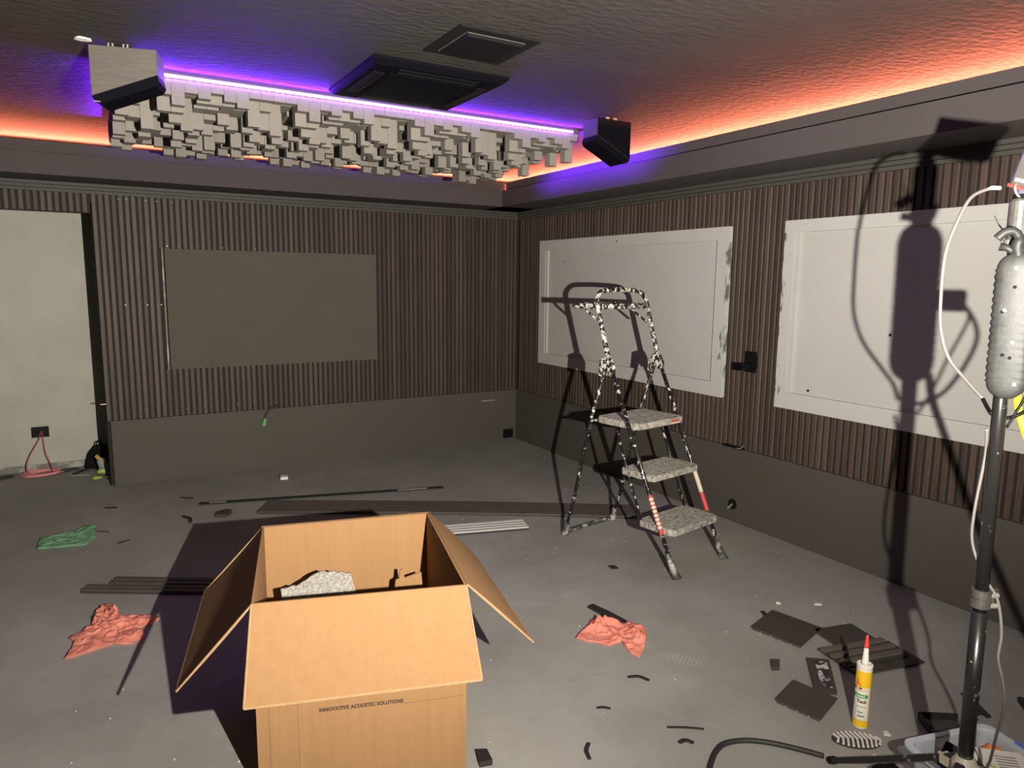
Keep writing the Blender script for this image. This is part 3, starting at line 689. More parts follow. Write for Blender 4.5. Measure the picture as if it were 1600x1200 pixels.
rag('rag', 'ragpink', [(-1.746, -3.433), (-1.691, -3.4), (-1.654, -3.386), (-1.642, -3.419), (-1.609, -3.348), (-1.587, -3.336), (-1.59, -3.368), (-1.544, -3.339), (-1.496, -3.353), (-1.495, -3.394), (-1.486, -3.436), (-1.447, -3.436), (-1.45, -3.474), (-1.428, -3.5), (-1.434, -3.535), (-1.506, -3.612), (-1.561, -3.66), (-1.608, -3.691), (-1.617, -3.651), (-1.604, -3.597), (-1.587, -3.56), (-1.631, -3.558), (-1.66, -3.561), (-1.686, -3.514), (-1.722, -3.478)],
    lambda x, y: g3(x, y)+g4(x, y)+.006, 'crumpled pink cleaning rag on the floor in front of the ladder', 'rag', 11)
rag('rag', 'raggreen', [(-3.77, -1.177), (-3.772, -1.062), (-3.762, -0.974), (-3.684, -0.958), (-3.606, -0.955), (-3.544, -0.865), (-3.485, -0.873), (-3.487, -1.125), (-3.508, -1.161), (-3.538, -1.228), (-3.659, -1.206)],
    lambda x, y: .010, 'green cleaning cloth lying flat on the floor at left', 'rag', 23)

# ------------------------------------------------------------------ slatted strips and offcuts
def ribbed(name, o, d, L_, W_, nribs, m1, m2, label, cat, z0=0.0, ribs_up=True, th=.008, rh=.010, bow=0.0, group=None, ribw=.7, seg=1, skew0=0.0, tilt=0.0):
    """board lying on the floor: base sheet and ribs running along its length"""
    o = V((o[0], o[1], 0)); d = V((d[0], d[1], 0)).normalized(); a = V((-d.y, d.x, 0))
    t = thing(name, (o+d*L_/2+a*W_/2)+V((0, 0, z0)), label, cat, group)
    def P(s_, w_, z): return o+d*(s_+skew0*w_)+a*(w_+bow*math.sin(PI*s_/L_))+V((0, 0, z0+z+tilt*s_))
    def slab(w0, w1, za, zb, s0=0, s1=None):
        s1 = L_ if s1 is None else s1; mb = MBX[0]; prev = None
        for i in range(seg+1):
            s_ = s0+(s1-s0)*i/seg
            cur = [mb.b.verts.new(P(s_, w_, z)) for w_, z in ((w0, za), (w1, za), (w1, zb), (w0, zb))]
            if prev:
                for k in range(4): mb.b.faces.new((prev[k], prev[(k+1) % 4], cur[(k+1) % 4], cur[k]))
            else: mb.b.faces.new(cur[::-1])
            prev = cur
        mb.b.faces.new(prev)
    MBX = [MB()]; zb_ = (0, th) if ribs_up else (rh, rh+th); slab(0, W_, *zb_); MBX[0].build('base_sheet', M[m1], t)
    MBX[0] = MB(); pw = W_/nribs
    for i in range(nribs):
        w0 = i*pw+pw*(1-ribw)/2
        if ribs_up: slab(w0, w0+pw*ribw, th-.001, th+rh)
        else: slab(w0, w0+pw*ribw, 0, rh+.001)
    r = MBX[0].build('ribs', M[m2], t)
    return t
def dirv(p, q): return (q[0]-p[0], q[1]-p[1])
ribbed('slatted_panel_strip', (-2.593, -1.13), dirv((-2.593, -1.13), (-.50, -2.38)), 2.43, .235, 7, 'brown', 'brownrib', 'long dark slatted panel strip on the floor running behind the ladder', 'wall panel strip',
       bow=.03, seg=10, skew0=.0, rh=.012)
t = thing('trim_strip', (-2.1, -.93, 0), 'long thin black trim strip on the floor nearest the back wall', 'trim strip')
mb = MB(); mb.quad_prism([(-2.895, -.765, 0), (-1.31, -1.19, 0), (-1.295, -1.145, 0), (-2.885, -.715, 0)], .008); mb.build('strip_body', M['debris'], t)
mb = MB(); mb.quad_prism([(-2.83, -.762, .0081), (-2.73, -.79, .0081), (-2.73, -.778, .0081), (-2.83, -.750, .0081)], .0006)
mb.quad_prism([(-1.62, -1.09, .0081), (-1.42, -1.145, .0081), (-1.42, -1.13, .0081), (-1.62, -1.075, .0081)], .0006); mb.build('glue_smear', M['chip'], t)
ribbed('slatted_panel_strip', (-1.86, -2.03), (1, -.28), .67, .165, 4, 'debris', 'silver', 'short strip with bright silver ribs poking out behind the box', 'wall panel strip', rh=.011, ribw=.55)
ribbed('slatted_panel_strip', (-3.553, -1.925), dirv((-3.553, -1.922), (-3.018, -2.243)), .80, .075, 2, 'brown', 'brownrib', 'dark slatted offcut strip on the floor left of the box', 'wall panel strip')
ribbed('slatted_panel_strip', (-3.435, -1.900), dirv((-3.553, -1.922), (-3.018, -2.243)), .72, .085, 2, 'brown', 'brownrib', 'dark slatted offcut strip lying behind another, partly in the box shadow', 'wall panel strip')
G_ = None
def offcut(A, B, Cpt, n, label, up_=False, z0=0.0, m1='brown', m2='brownrib'):
    """A->B is the notched edge, ribs run from it towards Cpt"""
    A = V((*A, 0)); B = V((*B, 0)); Cpt = V((*Cpt, 0)); wv = B-A; run = Cpt-B; d = run.normalized(); a = V((-d.y, d.x, 0))
    W_ = abs(wv.dot(a)); o = B if wv.dot(a) < 0 else A
    sk = wv.dot(d)/wv.dot(a) if abs(wv.dot(a)) > 1e-6 else 0
    return ribbed('slatted_panel_offcut', (o.x, o.y), (d.x, d.y), run.length, W_, n, m1, m2, label, 'panel offcut', z0=z0, ribs_up=up_, th=.004, rh=.013 if up_ else .009, ribw=.40 if up_ else .72, skew0=sk)
offcut((-1.021, -3.742), (-.972, -3.964), (-.757, -3.903), 5, 'dark flat panel offcut at the far left of the scrap group')
offcut((-.799, -3.895), (-.835, -4.035), (-.643, -4.082), 4, 'dark flat panel offcut overlapping between two others')
offcut((-.930, -4.04), (-.962, -4.215), (-.644, -4.29), 4, 'dark flat panel offcut under the ribbed offcut', z0=.0)
offcut((-.945, -4.02), (-.965, -4.165), (-.665, -4.235), 3, 'dark offcut with raised ribs lying on top of another offcut', up_=True, z0=.0165, m2='ribtop')
offcut((-1.378, -4.164), (-1.339, -4.324), (-1.175, -4.274), 4, 'dark flat panel offcut in front, nearest the sealant tube')
t = thing('slatted_panel_offcut', (-1.09, -4.14, 0), 'small dark offcut smeared with white adhesive beside the sealant tube', 'panel offcut')
mb = MB(); mb.quad_prism([(-1.033, -4.033, .002), (-1.204, -4.198, .002), (-1.144, -4.25, .002), (-.965, -4.088, .002)], .012); mb.build('base_sheet', M['brown'], t)
mb = MB(); mb.quad_prism([(-1.030, -4.070, .0145), (-1.155, -4.19, .0145), (-1.135, -4.225, .0145), (-.99, -4.095, .0145)], .0012); mb.build('glue_smear', M['smear'], t)

def chip(pts, h, m, name, label, cat, group=None, z=0.0):
    mb = MB(); mb.prism_z(pts, z+.0003, z+h)
    return tag(mb.build(name, M[m]), label, cat, group)
def sliver(p, q, w_, h, label, m='debris', bend=0.0):
    p = V((*p, h/2+.0004)); q = V((*q, h/2+.0004)); mid = (p+q)/2+V((-(q-p).y, (q-p).x, 0))*bend
    mb = MB(); pts = smoothcurve([p, mid, q], 5)
    for i in range(len(pts)-1): mb.bar(pts[i], pts[i+1], w_*(1-.5*abs(i/len(pts)-.4)), h)
    return tag(mb.build('wood_sliver', M[m]), label, 'sliver', 'black slivers on the floor')
sliver((-3.435, -.531), (-3.366, -.568), .016, .006, 'small black sliver on the floor near the left end of the grey boxing')
sliver((-2.981, -.527), (-2.912, -.580), .014, .006, 'small black sliver between the grey boxing and the long trim strip')
sliver((-3.012, -.963), (-2.988, -1.113), .020, .010, 'curved black sliver just left of the long thin trim strip', bend=.15)
sliver((-3.48, -1.00), (-3.42, -1.05), .006, .004, 'thin black sliver beside the corner of the green cloth')
sliver((-3.38, -1.28), (-3.32, -1.26), .012, .005, 'small black sliver right of the green cloth', bend=.1)
sliver((-1.741, -3.778), (-1.685, -3.835), .012, .006, 'small wavy black sliver in front of the right rag', bend=.2)
sliver((-1.965, -3.877), (-1.925, -3.905), .009, .005, 'tiny black sliver between the box and the right rag', bend=.12)
sliver((-1.823, -4.083), (-1.72, -4.153), .008, .004, 'straight thin black sliver in front of the curved black cable', bend=.03)
sliver((-1.845, -4.165), (-1.805, -4.19), .014, .005, 'short curved black sliver near the curved black cable', bend=.3)
sliver((-2.150, -4.085), (-2.105, -4.02), .014, .005, 'black leaf-shaped sliver at the bottom edge beside the box', bend=.12)
sliver((-1.508, -3.225), (-1.475, -3.43), .045, .010, 'black strip partly under the pink rag in front of the ladder')
sliver((-.726, -4.477), (-.800, -4.60), .022, .008, 'black strip on the floor behind the clear tub')
sliver((-.855, -4.585), (-.795, -4.575), .020, .006, 'bent black scrap on the floor beside the tripod pole', bend=.3)
sliver((-.885, -3.735), (-.845, -3.655), .022, .006, 'small black strip sticking out behind the far left offcut')
sliver((-3.63, .47), (-3.50, .62), .02, .012, 'thin dark scrap on the floor between the pink coil and the corner', bend=.1)
chip([(-1.174, -3.975), (-1.143, -3.993), (-1.189, -4.031), (-1.216, -4.016)], .018, 'brown', 'wood_block', 'tiny brown block on the floor left of the scrap offcuts', 'wood block')
chip([(-1.139, -2.885), (-1.105, -2.90), (-1.112, -2.945), (-1.147, -2.93)], .004, 'debris', 'wood_chip', 'flat black chip in front of the ladder steps', 'chip')
chip([(-2.837, -1.075), (-2.815, -1.02), (-2.75, -.99), (-2.73, -1.03), (-2.78, -1.10)], .022, 'brown', 'wood_block', 'grey brown wedge block near the box shadow edge', 'wood block')
chip([(-2.47, -3.945), (-2.43, -3.955), (-2.42, -3.90), (-2.45, -3.885)], .02, 'debris', 'wood_block', 'black block at the bottom edge by the box corner', 'wood block')
chip([(-2.287, -.40), (-2.235, -.41), (-2.225, -.35), (-2.275, -.34)], .022, 'chip', 'plaster_chip', 'small white cube on the floor in front of the grey boxing', 'chip')
chip([(-.572, -3.727), (-.545, -3.748), (-.532, -3.736), (-.552, -3.72)], .005, 'chip', 'plaster_chip', 'white paint chip on the floor behind the scrap offcuts', 'chip')
chip([(-.72, -3.63), (-.705, -3.645), (-.695, -3.63), (-.71, -3.62)], .006, 'chip', 'plaster_chip', 'tiny white crumb behind the far left offcut', 'chip')
chip([(-1.215, -4.475), (-1.200, -4.49), (-1.19, -4.472), (-1.203, -4.464)], .006, 'chip', 'plaster_chip', 'white crumb between the sealant tube and the clear tub', 'chip')
chip([(-.60, -4.60), (-.66, -4.66), (-.60, -4.75), (-.5, -4.72)], .02, 'debris', 'slatted_panel_offcut', 'dark offcut corner at the far right edge of the floor', 'panel offcut')
# scattered crumbs too small to single out
mb = MB(); r3 = random.Random(5)
for k in range(170):
    x = r3.uniform(-3.9, -.15); y = r3.uniform(-4.5, -.1); s_ = r3.uniform(.0015, .0045); mb.box((x, y, .0002), (x+s_, y+s_*r3.uniform(.6, 2), .0002+s_*.5))
o = tag(mb.build('floor_crumbs', M['chip']), 'scattered white paint crumbs over the grey floor', 'crumbs'); o['kind'] = 'stuff'

# white textured oval: ribbed plastic spreader lying in front of the tube
t = thing('glue_spreader', (-1.325, -4.448, 0), 'white and brown grooved oval pad in front of the sealant tube', 'spreader')
mb = MB(); ang = -.62
E = lambda u, v, z: V((-1.325+.078*u*math.cos(ang)-.042*v*math.sin(ang), -4.448+.078*u*math.sin(ang)+.042*v*math.cos(ang), z))
rim = [E(math.cos(2*PI*k/24), math.sin(2*PI*k/24), .0005) for k in range(24)]
mb.prism_z([(p.x, p.y) for p in rim], .0005, .006); mb.build('pad', M['brown'], t)
mb = MB()
for k in range(10):
    u = -.85+k*.19; hv = math.sqrt(max(0, 1-u*u))*.95
    mb.tube([E(u, -hv, .008), E(u+.12, 0, .010), E(u, hv, .008)], .0042, 6)
mb.build('groove_ridges', M['chip'], t)

# ------------------------------------------------------------------ sealant tube
TX, TY = -1.234, -4.400
tb = thing('sealant_tube', (TX, TY, 0), 'yellow and white sealant cartridge with red nozzle cap standing on the floor', 'sealant tube')
R_ = .0245
MB().lathe([(R_-.002, 0), (R_, .003), (R_, .217), (R_+.001, .219), (R_+.001, .227), (R_-.003, .229), (R_-.006, .225), (.010, .226)], (TX, TY, 0), 36).build('cartridge', M['tubewhite'], tb, smooth=False)
MB().lathe([(R_+.0004, .150), (R_+.0004, .208)], (TX, TY, 0), 36).build('yellow_band', M['tubeyellow'], tb)
MB().lathe([(R_+.0004, .006), (R_+.0004, .030)], (TX, TY, 0), 36).build('yellow_band', M['tubeyellow'], tb)
MB().lathe([(.012, .224), (.012, .236), (.0105, .24), (.0065, .295), (.005, .298)], (TX, TY, 0), 20).build('nozzle', M['nozzle'], tb, smooth=True)
MB().lathe([(.0082, .286), (.0084, .292), (.0066, .30), (.0046, .325), (.0035, .330)], (TX, TY, 0), 16).build('nozzle_cap', M['red'], tb, smooth=True)
cama = math.atan2(CY-TY, CX-TX)
def cyl(x, z, r=R_+.0009): 
    a = cama+x/R_; return V((TX+r*math.cos(a), TY+r*math.sin(a), z))
def cpatch(x0, x1, z0, z1, m, nm, r=R_+.0007):
    mb = MB(); k = 8; A = [mb.b.verts.new(cyl(x0+(x1-x0)*i/k, z0, r)) for i in range(k+1)]; B = [mb.b.verts.new(cyl(x0+(x1-x0)*i/k, z1, r)) for i in range(k+1)]
    for i in range(k): mb.b.faces.new((A[i], A[i+1], B[i+1], B[i]))
    return mb.build(nm, M[m], tb, fix=False)
cpatch(-.034, .018, .113, .126, 'greenlab', 'green_band')
cpatch(.026, .033, .030, .208, 'tubeyellow', 'yellow_band')
mb = MB(); A = [cyl(-.024, .158, R_+.001), cyl(-.014, .157, R_+.001), cyl(-.004, .156, R_+.001), cyl(-.017, .183, R_+.001)]
vs = [mb.b.verts.new(v) for v in A]; mb.b.faces.new((vs[0], vs[1], vs[3])); mb.b.faces.new((vs[1], vs[2], vs[3])); mb.build('red_triangle', M['orange'], tb, fix=False)
text_mesh('Tack', .0165, 'ink', 'printed_text', tb, lambda x, y: cyl(-.016+x*.95, .096+y, R_+.0014), 1.0, .0006)
mb = MB()
def mark(x0, x1, z0, z1, m='ink'): return cpatch(x0, x1, z0, z1, m, 'print_marks', R_+.0010)
mark(-.030, .016, .1405, .1425, 'orange'); mark(-.027, -.020, .144, .150); mark(-.010, -.003, .144, .150)
mark(-.014, -.011, .145, .149, 'ink'); mark(-.022, .010, .117, .121, 'tubewhite')
mark(-.016, .015, .082, .083, 'spk'); mark(-.018, -.0172, .035, .080, 'spk'); mark(-.017, .016, .080, .0806, 'spk')
mark(-.010, .012, .046, .050, 'spk'); mark(-.012, .006, .060, .063, 'spk'); mark(-.028, .016, .0305, .0315, 'ink')

# ------------------------------------------------------------------ tripod with lamp head, holder and cables
def pole(z): return V((-1.590-.025*z, -4.900, z))
tp = thing('tripod_stand', pole(0), 'black paint-marked tripod pole at the right edge of the room', 'tripod')
MB().tube([pole(.31), pole(.72)], .0175, 18).build('lower_pole', M['pole'], tp, smooth=True)
MB().tube([pole(.72), pole(1.70)], .0150, 18).build('upper_pole', M['pole'], tp, smooth=True)
mb = MB(); mb.lathe([(.020, 0), (.0225, .002), (.0225, .018), (.020, .020), (.020, .024), (.0225, .026), (.0225, .044), (.020, .046)], pole(.73), 20)
mb.build('clamp_collar', M['galv'], tp)
sd = (V((CX, CY, 0))-V((pole(.75).x, pole(.75).y, 0))).normalized(); sx_ = V((sd.y, -sd.x, 0))*-1
side = V((math.cos(YAW), -math.sin(YAW), 0))
for z in (.739, .765):
    MB().tube([pole(z)+side*.018+sd*.016, pole(z)+side*.040+sd*.014], .0065, 8).build('clamp_bolt', M['screw'], tp)
MB().box((-.010, -.006, -.022), (.012, .006, .022), Matrix.Translation(pole(.752)+side*.030)).build('clamp_lug', M['galv'], tp)
MB().lathe([(.0255, 0), (.030, .008), (.030, .05), (.022, .065), (.0185, .07)], pole(.262), 20).build('hub', M['cream'], tp, smooth=False)
def leg(dx, dy, L_=.50):
    d = V((dx, dy, 0)).normalized(); e = pole(0)+d*L_; e.z = .016; s_ = pole(.315)+d*.022
    if (dx, dy) == (.19, .45): e = V((-1.497, -4.482, .016))
    o = MB().bar(s_, e, .022, .016).build('leg', M['pole'], tp, bevel=.002)
    MB().tube([e-(e-s_).normalized()*.01, e+(e-s_).normalized()*.014], .012, 10).build('end_cap', M['black'], o)
    for q in (.12, .62):
        p = s_.lerp(e, q); MB().lathe([(.006, 0), (.006, .004)], p+V((0, 0, .008)), 10).build('rivet', M['screw'], o)
    m = s_.lerp(e, .1); MB().bar(pole(.29)+d*.02, m, .026, .026).build('hub_socket', M['cream'], o)
leg(.19, .45); leg(-.99, -.12, .48); leg(.60, -.80, .48)
MB().lathe([(.021, 0), (.021, .085), (.018, .09)], pole(1.60), 18).build('top_sleeve', M['galv'], tp, smooth=False)
MB().lathe([(.023, 0), (.0235, .012), (.023, .014)], pole(1.588), 18).build('pale_ring', M['cable'], tp)
MB().tube([pole(1.68), pole(1.745)], .011, 12).build('head_pin', M['lampbody'], tp)
ring = [pole(1.708)+V((.014*math.cos(a)-.012, .014*math.sin(a)*.3, .014*math.sin(a))) for a in [2*PI*k/12 for k in range(13)]]
MB().tube(ring, .0022, 6).build('ring', M['screw'], tp)

# lamp head (a thin flood panel, its face turned up and away)
lh = thing('flood_light', (-1.686, -4.965, 1.72), 'flat grey flood light head with red lower trim on top of the tripod', 'lamp')
HA, HB, HC, HD = V((-1.645, -4.890, 1.788)), V((-1.730, -5.054, 1.732)), V((-1.724, -5.048, 1.662)), V((-1.647, -4.871, 1.717))
shift = V((.018, -.012, .004)); HA, HB, HC, HD = [p+shift for p in (HA, HB, HC, HD)]
bulge = V((.035, -.01, .03))
HC = HD+(HB-HA)
nl = (HB-HA).cross(HD-HA).normalized(); nl = nl if nl.dot(V((CX, CY, CZ))-HA) > 0 else -nl
mb = MB(); A = [mb.b.verts.new(p+nl*.012) for p in (HA, HB, HC, HD)]; cc = (HA+HC)/2
B = [mb.b.verts.new(p-nl*.012) for p in (HA, HB, HC, HD)]; Cb = [mb.b.verts.new(cc+(p-cc)*.8-nl*.035) for p in (HA, HB, HC, HD)]
mb.b.faces.new(A); mb.b.faces.new(Cb[::-1])
for i in range(4):
    j = (i+1) % 4; mb.b.faces.new((A[i], A[j], B[j], B[i])); mb.b.faces.new((B[i], B[j], Cb[j], Cb[i]))
mb.build('housing', M['lampbody'], lh)
mb = MB(); s_ = [cc+(p-cc)*.94+nl*.0125 for p in (HA, HB, HC, HD)]; mb.quad_prism(s_, .0015); mb.build('face_plate', M['lampglass'], lh)
MB().bar(HD+nl*.013, HC+nl*.013, .007, .007).build('trim_edge', M['rednote'], lh)['label'] = 'red lower trim'
dd = (HC-HD).normalized(); uu = (HA-HD).normalized()
for k, (a0, a1) in enumerate([(.014, .030), (.034, .052)]):
    MB().bar(HD+dd*a0+uu*.014+nl*.0150, HD+dd*a1+uu*.014+nl*.0150, .001, .007, nl.cross(dd)).build('white_print', M['chip'], lh)
MB().tube([(-1.671+.0, -4.857, 1.716), (-1.655, -4.868, 1.7155)], .0042, 8).build('cable_gland', M['chip'], lh)

# knobbly grey cable holder
ch = thing('cable_holder', pole(1.26), 'grey paint-speckled cable holder with scalloped edges strapped to the tripod', 'cable holder')
Wd = V((-sd.y, sd.x, 0)); Wd = Wd if Wd.dot(side) > 0 else -Wd
cc0 = pole(1.41)+sd*.036+Wd*.007; axis_ = (pole(1.56)-pole(1.26)).normalized()
HL, HWd = .163, .0375
outline = []
N_ = 15
def edge(t_):  # t from -1..1, half-width with scallops
    cap = .78
    if abs(t_) > cap: return HWd*math.sqrt(max(0, 1-((abs(t_)-cap)/(1-cap))**2))
    return HWd+.0035*abs(math.sin(t_/cap*PI*N_/2))
K = 110; ts = [-1+2*i/K for i in range(K+1)]
mb = MB(); rings = []
for t_ in ts:
    w_ = max(edge(t_), .002); th_ = .015*min(1, (w_/HWd)**.5); c = cc0+axis_*HL*t_; ring = []
    for k in range(16):
        a = 2*PI*k/16; ca, sa = math.cos(a), math.sin(a)
        ex = math.copysign(abs(ca)**.6, ca); ey = math.copysign(abs(sa)**.6, sa)
        ring.append(mb.b.verts.new(c+Wd*w_*ex+sd*th_*ey))
    rings.append(ring)
for i in range(K):
    for k in range(16): mb.b.faces.new((rings[i][k], rings[i][(k+1) % 16], rings[i+1][(k+1) % 16], rings[i+1][k]))
mb.b.faces.new(rings[0][::-1]); mb.b.faces.new(rings[-1]); mb.build('holder_body', M['greytube'], ch, smooth=True)
tp_ = cc0+axis_*HL
hk = smoothcurve([tp_-axis_*.01, tp_+axis_*.012-Wd*.004, tp_+axis_*.030-Wd*.002, tp_+axis_*.045-Wd*.012, tp_+axis_*.044-Wd*.028, tp_+axis_*.030-Wd*.042], 4)
MB().tube(hk, [.013]*8+[.010]*(len(hk)-8), 8).build('hook', M['greytube'], ch, smooth=True)
MB().tube([tp_-axis_*.004, tp_-Wd*.022+axis_*.010, tp_-Wd*.036+axis_*.013], [.009, .0075, .009], 8).build('hook_stub', M['greytube'], ch, smooth=True)
MB().tube([tp_-axis_*.004+Wd*.008, tp_+Wd*.020+axis_*.035], .009, 8).build('neck', M['greytube'], ch, smooth=True)
rh = random.Random(3)
for k in range(8):
    p = cc0+axis_*HL*rh.uniform(-.8, .8)+Wd*HWd*rh.uniform(-.6, .6)+sd*.0148
    MB().lathe([(.004, 0), (.003, .0015)], p, 8, sd).build('paint_drip' if k % 2 else 'hole', M['chip' if k % 2 else 'blackmatt'], ch)
def cable(name, m, pts, r, label, n=6): return tag(MB().tube(smoothcurve(pts, n), r, 8).build(name, M[m], smooth=True), label, 'cable')
cable('power_cable', 'cable', [(-1.671, -4.857, 1.716), (-1.650, -4.806, 1.702), (-1.614, -4.762, 1.655), (-1.590, -4.727, 1.575), (-1.590, -4.727, 1.452), (-1.600, -4.742, 1.38),
      (-1.590, -4.762, 1.318), (-1.598, -4.812, 1.270), (-1.612, -4.858, 1.235)], .0042, 'white cable looping down from the flood light to the pole')
cable('power_cable', 'black', [(-1.612, -4.858, 1.235), (-1.625, -4.876, 1.218), (-1.645, -4.895, 1.208)], .0045, 'short black cable end entering the tripod pole')
cable('power_cable', 'cable', [(-1.636, -4.885, 1.17), (-1.611, -4.876, 1.10), (-1.616, -4.868, .96), (-1.612, -4.870, .88), (-1.603, -4.900, .806), (-1.590, -4.928, .754), (-1.590, -4.944, .678),
      (-1.596, -4.946, .616), (-1.576, -4.954, .55), (-1.540, -4.947, .47), (-1.476, -4.911, .35), (-1.420, -4.880, .24), (-1.410, -4.86, .17)], .0036, 'pale cable hanging down the tripod pole into the clear tub')
cable('tie_wire', 'debris', [(-1.616, -4.843, 1.659), (-1.611, -4.853, 1.637), (-1.606, -4.874, 1.610), (-1.604, -4.88, 1.604)], .0014, 'thin dark wire sticking out left of the tripod top')
cable('power_cable', 'yellow', [(-1.590, -4.918, 1.262), (-1.582, -4.922, 1.217), (-1.576, -4.936, 1.170), (-1.572, -4.97, 1.09), (-1.575, -5.03, .97), (-1.578, -5.10, .85), (-1.58, -5.17, .72), (-1.58, -5.24, .5), (-1.58, -5.3, .2), (-1.6, -5.32, .008)], .0078,
      'yellow cable hanging from the bottom of the grey cable holder')
db = MB(); db.box((-1.592, -4.968, 1.396), (-1.568, -4.898, 1.442))
t = tag(db.build('power_adapter', M['black'], bevel=.004), 'black power adapter on the side of the cable holder beyond the picture edge', 'power adapter')
cable('power_cable', 'black', [(-1.58, -4.965, 1.415), (-1.58, -4.990, 1.381), (-1.58, -5.000, 1.343), (-1.582, -4.984, 1.289), (-1.585, -4.955, 1.235), (-1.59, -4.925, 1.205), (-1.61, -4.912, 1.198)], .0045, 'black cable looping from the power adapter back to the pole')
cable('power_cable', 'black', [(-1.58, -4.968, 1.405), (-1.58, -4.980, 1.381), (-1.582, -4.948, 1.298), (-1.59, -4.930, 1.233), (-1.605, -4.912, 1.175)], .0032, 'thin black cable crossing behind the yellow cable')
cable('floor_cable', 'debris', [(-2.05, -4.50, .009), (-1.93, -4.37, .009), (-1.844, -4.302, .009), (-1.775, -4.262, .009), (-1.72, -4.250, .009), (-1.655, -4.270, .009), (-1.593, -4.318, .009), (-1.534, -4.391, .009), (-1.495, -4.45, .009)], .0085, 'thick black cable curving over the floor at the bottom edge')

# ------------------------------------------------------------------ clear tub with contents
TA = V((-1.462, -4.672, 0)); tu = V((.968, -.252, 0)).normalized(); tv = V((-.252, -.968, 0)).normalized(); TW, TD, TH = .310, .36, .185
def tq(a, b, z): return TA+tu*a+tv*b+V((0, 0, z))
tub = thing('storage_tub', tq(TW/2, TD/2, 0), 'clear plastic storage tub full of oddments at the bottom right corner', 'tub')
def rrect(a0, a1, b0, b1, r, n=5):
    out = []
    for cx, cy, s_ in ((a1-r, b1-r, 0), (a0+r, b1-r, PI/2), (a0+r, b0+r, PI), (a1-r, b0+r, 1.5*PI)):
        for k in range(n+1): an = s_+PI/2*k/n; out.append((cx+r*math.cos(an), cy+r*math.sin(an)))
    return out
def shell(mb, lays):
    rr = []
    for ins, z in lays: rr.append([mb.b.verts.new(tq(a, b, z)) for a, b in rrect(ins, TW-ins, ins, TD-ins, .03)])
    n = len(rr[0])
    for i in range(len(rr)-1):
        for k in range(n): mb.b.faces.new((rr[i][k], rr[i][(k+1) % n], rr[i+1][(k+1) % n], rr[i+1][k]))
    return rr
mb = MB(); rr = shell(mb, [(.028, .001), (.006, TH)]); mb.b.faces.new(rr[0]); 
rr2 = shell(mb, [(.031, .004), (.009, TH)]); mb.b.faces.new(rr2[0])
mb.build('tub_body', M['tub'], tub)
mb = MB(); shell(mb, [(.006, TH-.008), (-.006, TH-.008), (-.006, TH+.001), (.009, TH+.001), (.009, TH-.008), (.006, TH-.008)]); mb.build('rim', M['tubrim'], tub)
hb = MB(); hb.bar(tq(TW+.004, .09, TH-.004), tq(TW+.004, .24, TH-.004), .012, .022); hb.build('handle', M['blue'], tub, bevel=.003)['label'] = 'blue clip handle'
def lump(name, m, c, sx3, label, cat, seed=0, sub=3, rot=0):
    bm = bmesh.new(); bmesh.ops.create_icosphere(bm, subdivisions=sub, radius=1); R3 = Matrix.Rotation(rot, 3, 'Z')
    for v in bm.verts:
        d = 1+.45*noise.noise(v.co*1.6+V((seed, 0, 0)))+.15*noise.noise(v.co*4+V((seed, 3, 0)))
        v.co = V(c)+R3 @ V((v.co.x*sx3[0]*d, v.co.y*sx3[1]*d, v.co.z*sx3[2]*d))
    me = D.meshes.new(name); bm.to_mesh(me); bm.free()
    for f in me.polygons: f.use_smooth = True
    o = D.objects.new(name, me); COL.objects.link(o); me.materials.append(M[m]); return tag(o, label, cat)
def tilted_box(name, m, c, dims, rot, label, cat, bevel=.003):
    Rm = Matrix.Translation(V(c)) @ Matrix.Rotation(rot[2], 4, 'Z') @ Matrix.Rotation(rot[1], 4, 'Y') @ Matrix.Rotation(rot[0], 4, 'X')
    o = MB().box([-q/2 for q in dims], [q/2 for q in dims], Rm).build(name, M[m], bevel=bevel)
    return tag(o, label, cat) if label else o
lump('black_cloth', 'blackmatt', tq(.13, .17, .065), (.075, .085, .045), 'dark crumpled bag filling the clear tub', 'bag', 1)
tilted_box('black_tool', 'black', tq(.120, .050, .15), (.035, .04, .07), (.2, .5, .3), 'black plastic tool head standing in the clear tub', 'tool')
tilted_box('black_tool', 'black', tq(.09, .085, .135), (.09, .03, .025), (.1, .2, .1), 'black tool handle lying in the clear tub', 'tool')
lump('plastic_bag', 'chip', tq(.195, .050, .125), (.030, .026, .030), 'crumpled white plastic bag in the clear tub behind the pole', 'bag', 6)
tl = thing('leaflet', tq(.235, .125, .15), 'white printed leaflet with blue edge in the clear tub', 'leaflet')
RL = Matrix.Translation(tq(.235, .125, .158)) @ Matrix.Rotation(-.75, 4, 'Z') @ Matrix.Rotation(.18, 4, 'X')
MB().box((-.06, -.045, 0), (.06, .045, .003), RL).build('page', M['paper'], tl)
MB().box((-.062, -.058, -.0005), (.062, -.045, .0028), RL).build('blue_border', M['bluepaper'], tl)
mb = MB()
for k in range(5): mb.box((-.02, -.02+k*.010, .0031), (.035, -.0175+k*.010, .0034), RL)
mb.build('print_lines', M['galv'], tl)
lump('orange_cloth', 'orangecloth', tq(.272, .060, .135), (.026, .026, .030), 'orange cloth tucked into the clear tub', 'cloth', 9)
tilted_box('blue_box', 'bluepaper', tq(.10, .285, .05), (.08, .06, .05), (0, .1, .4), 'dark blue packet in the clear tub', 'packet')
cable('green_wire', 'limeplastic', [tq(.15, .13, .135), tq(.17, .10, .15), tq(.19, .13, .16), tq(.18, .18, .15)], .003, 'thin green wire in the clear tub')
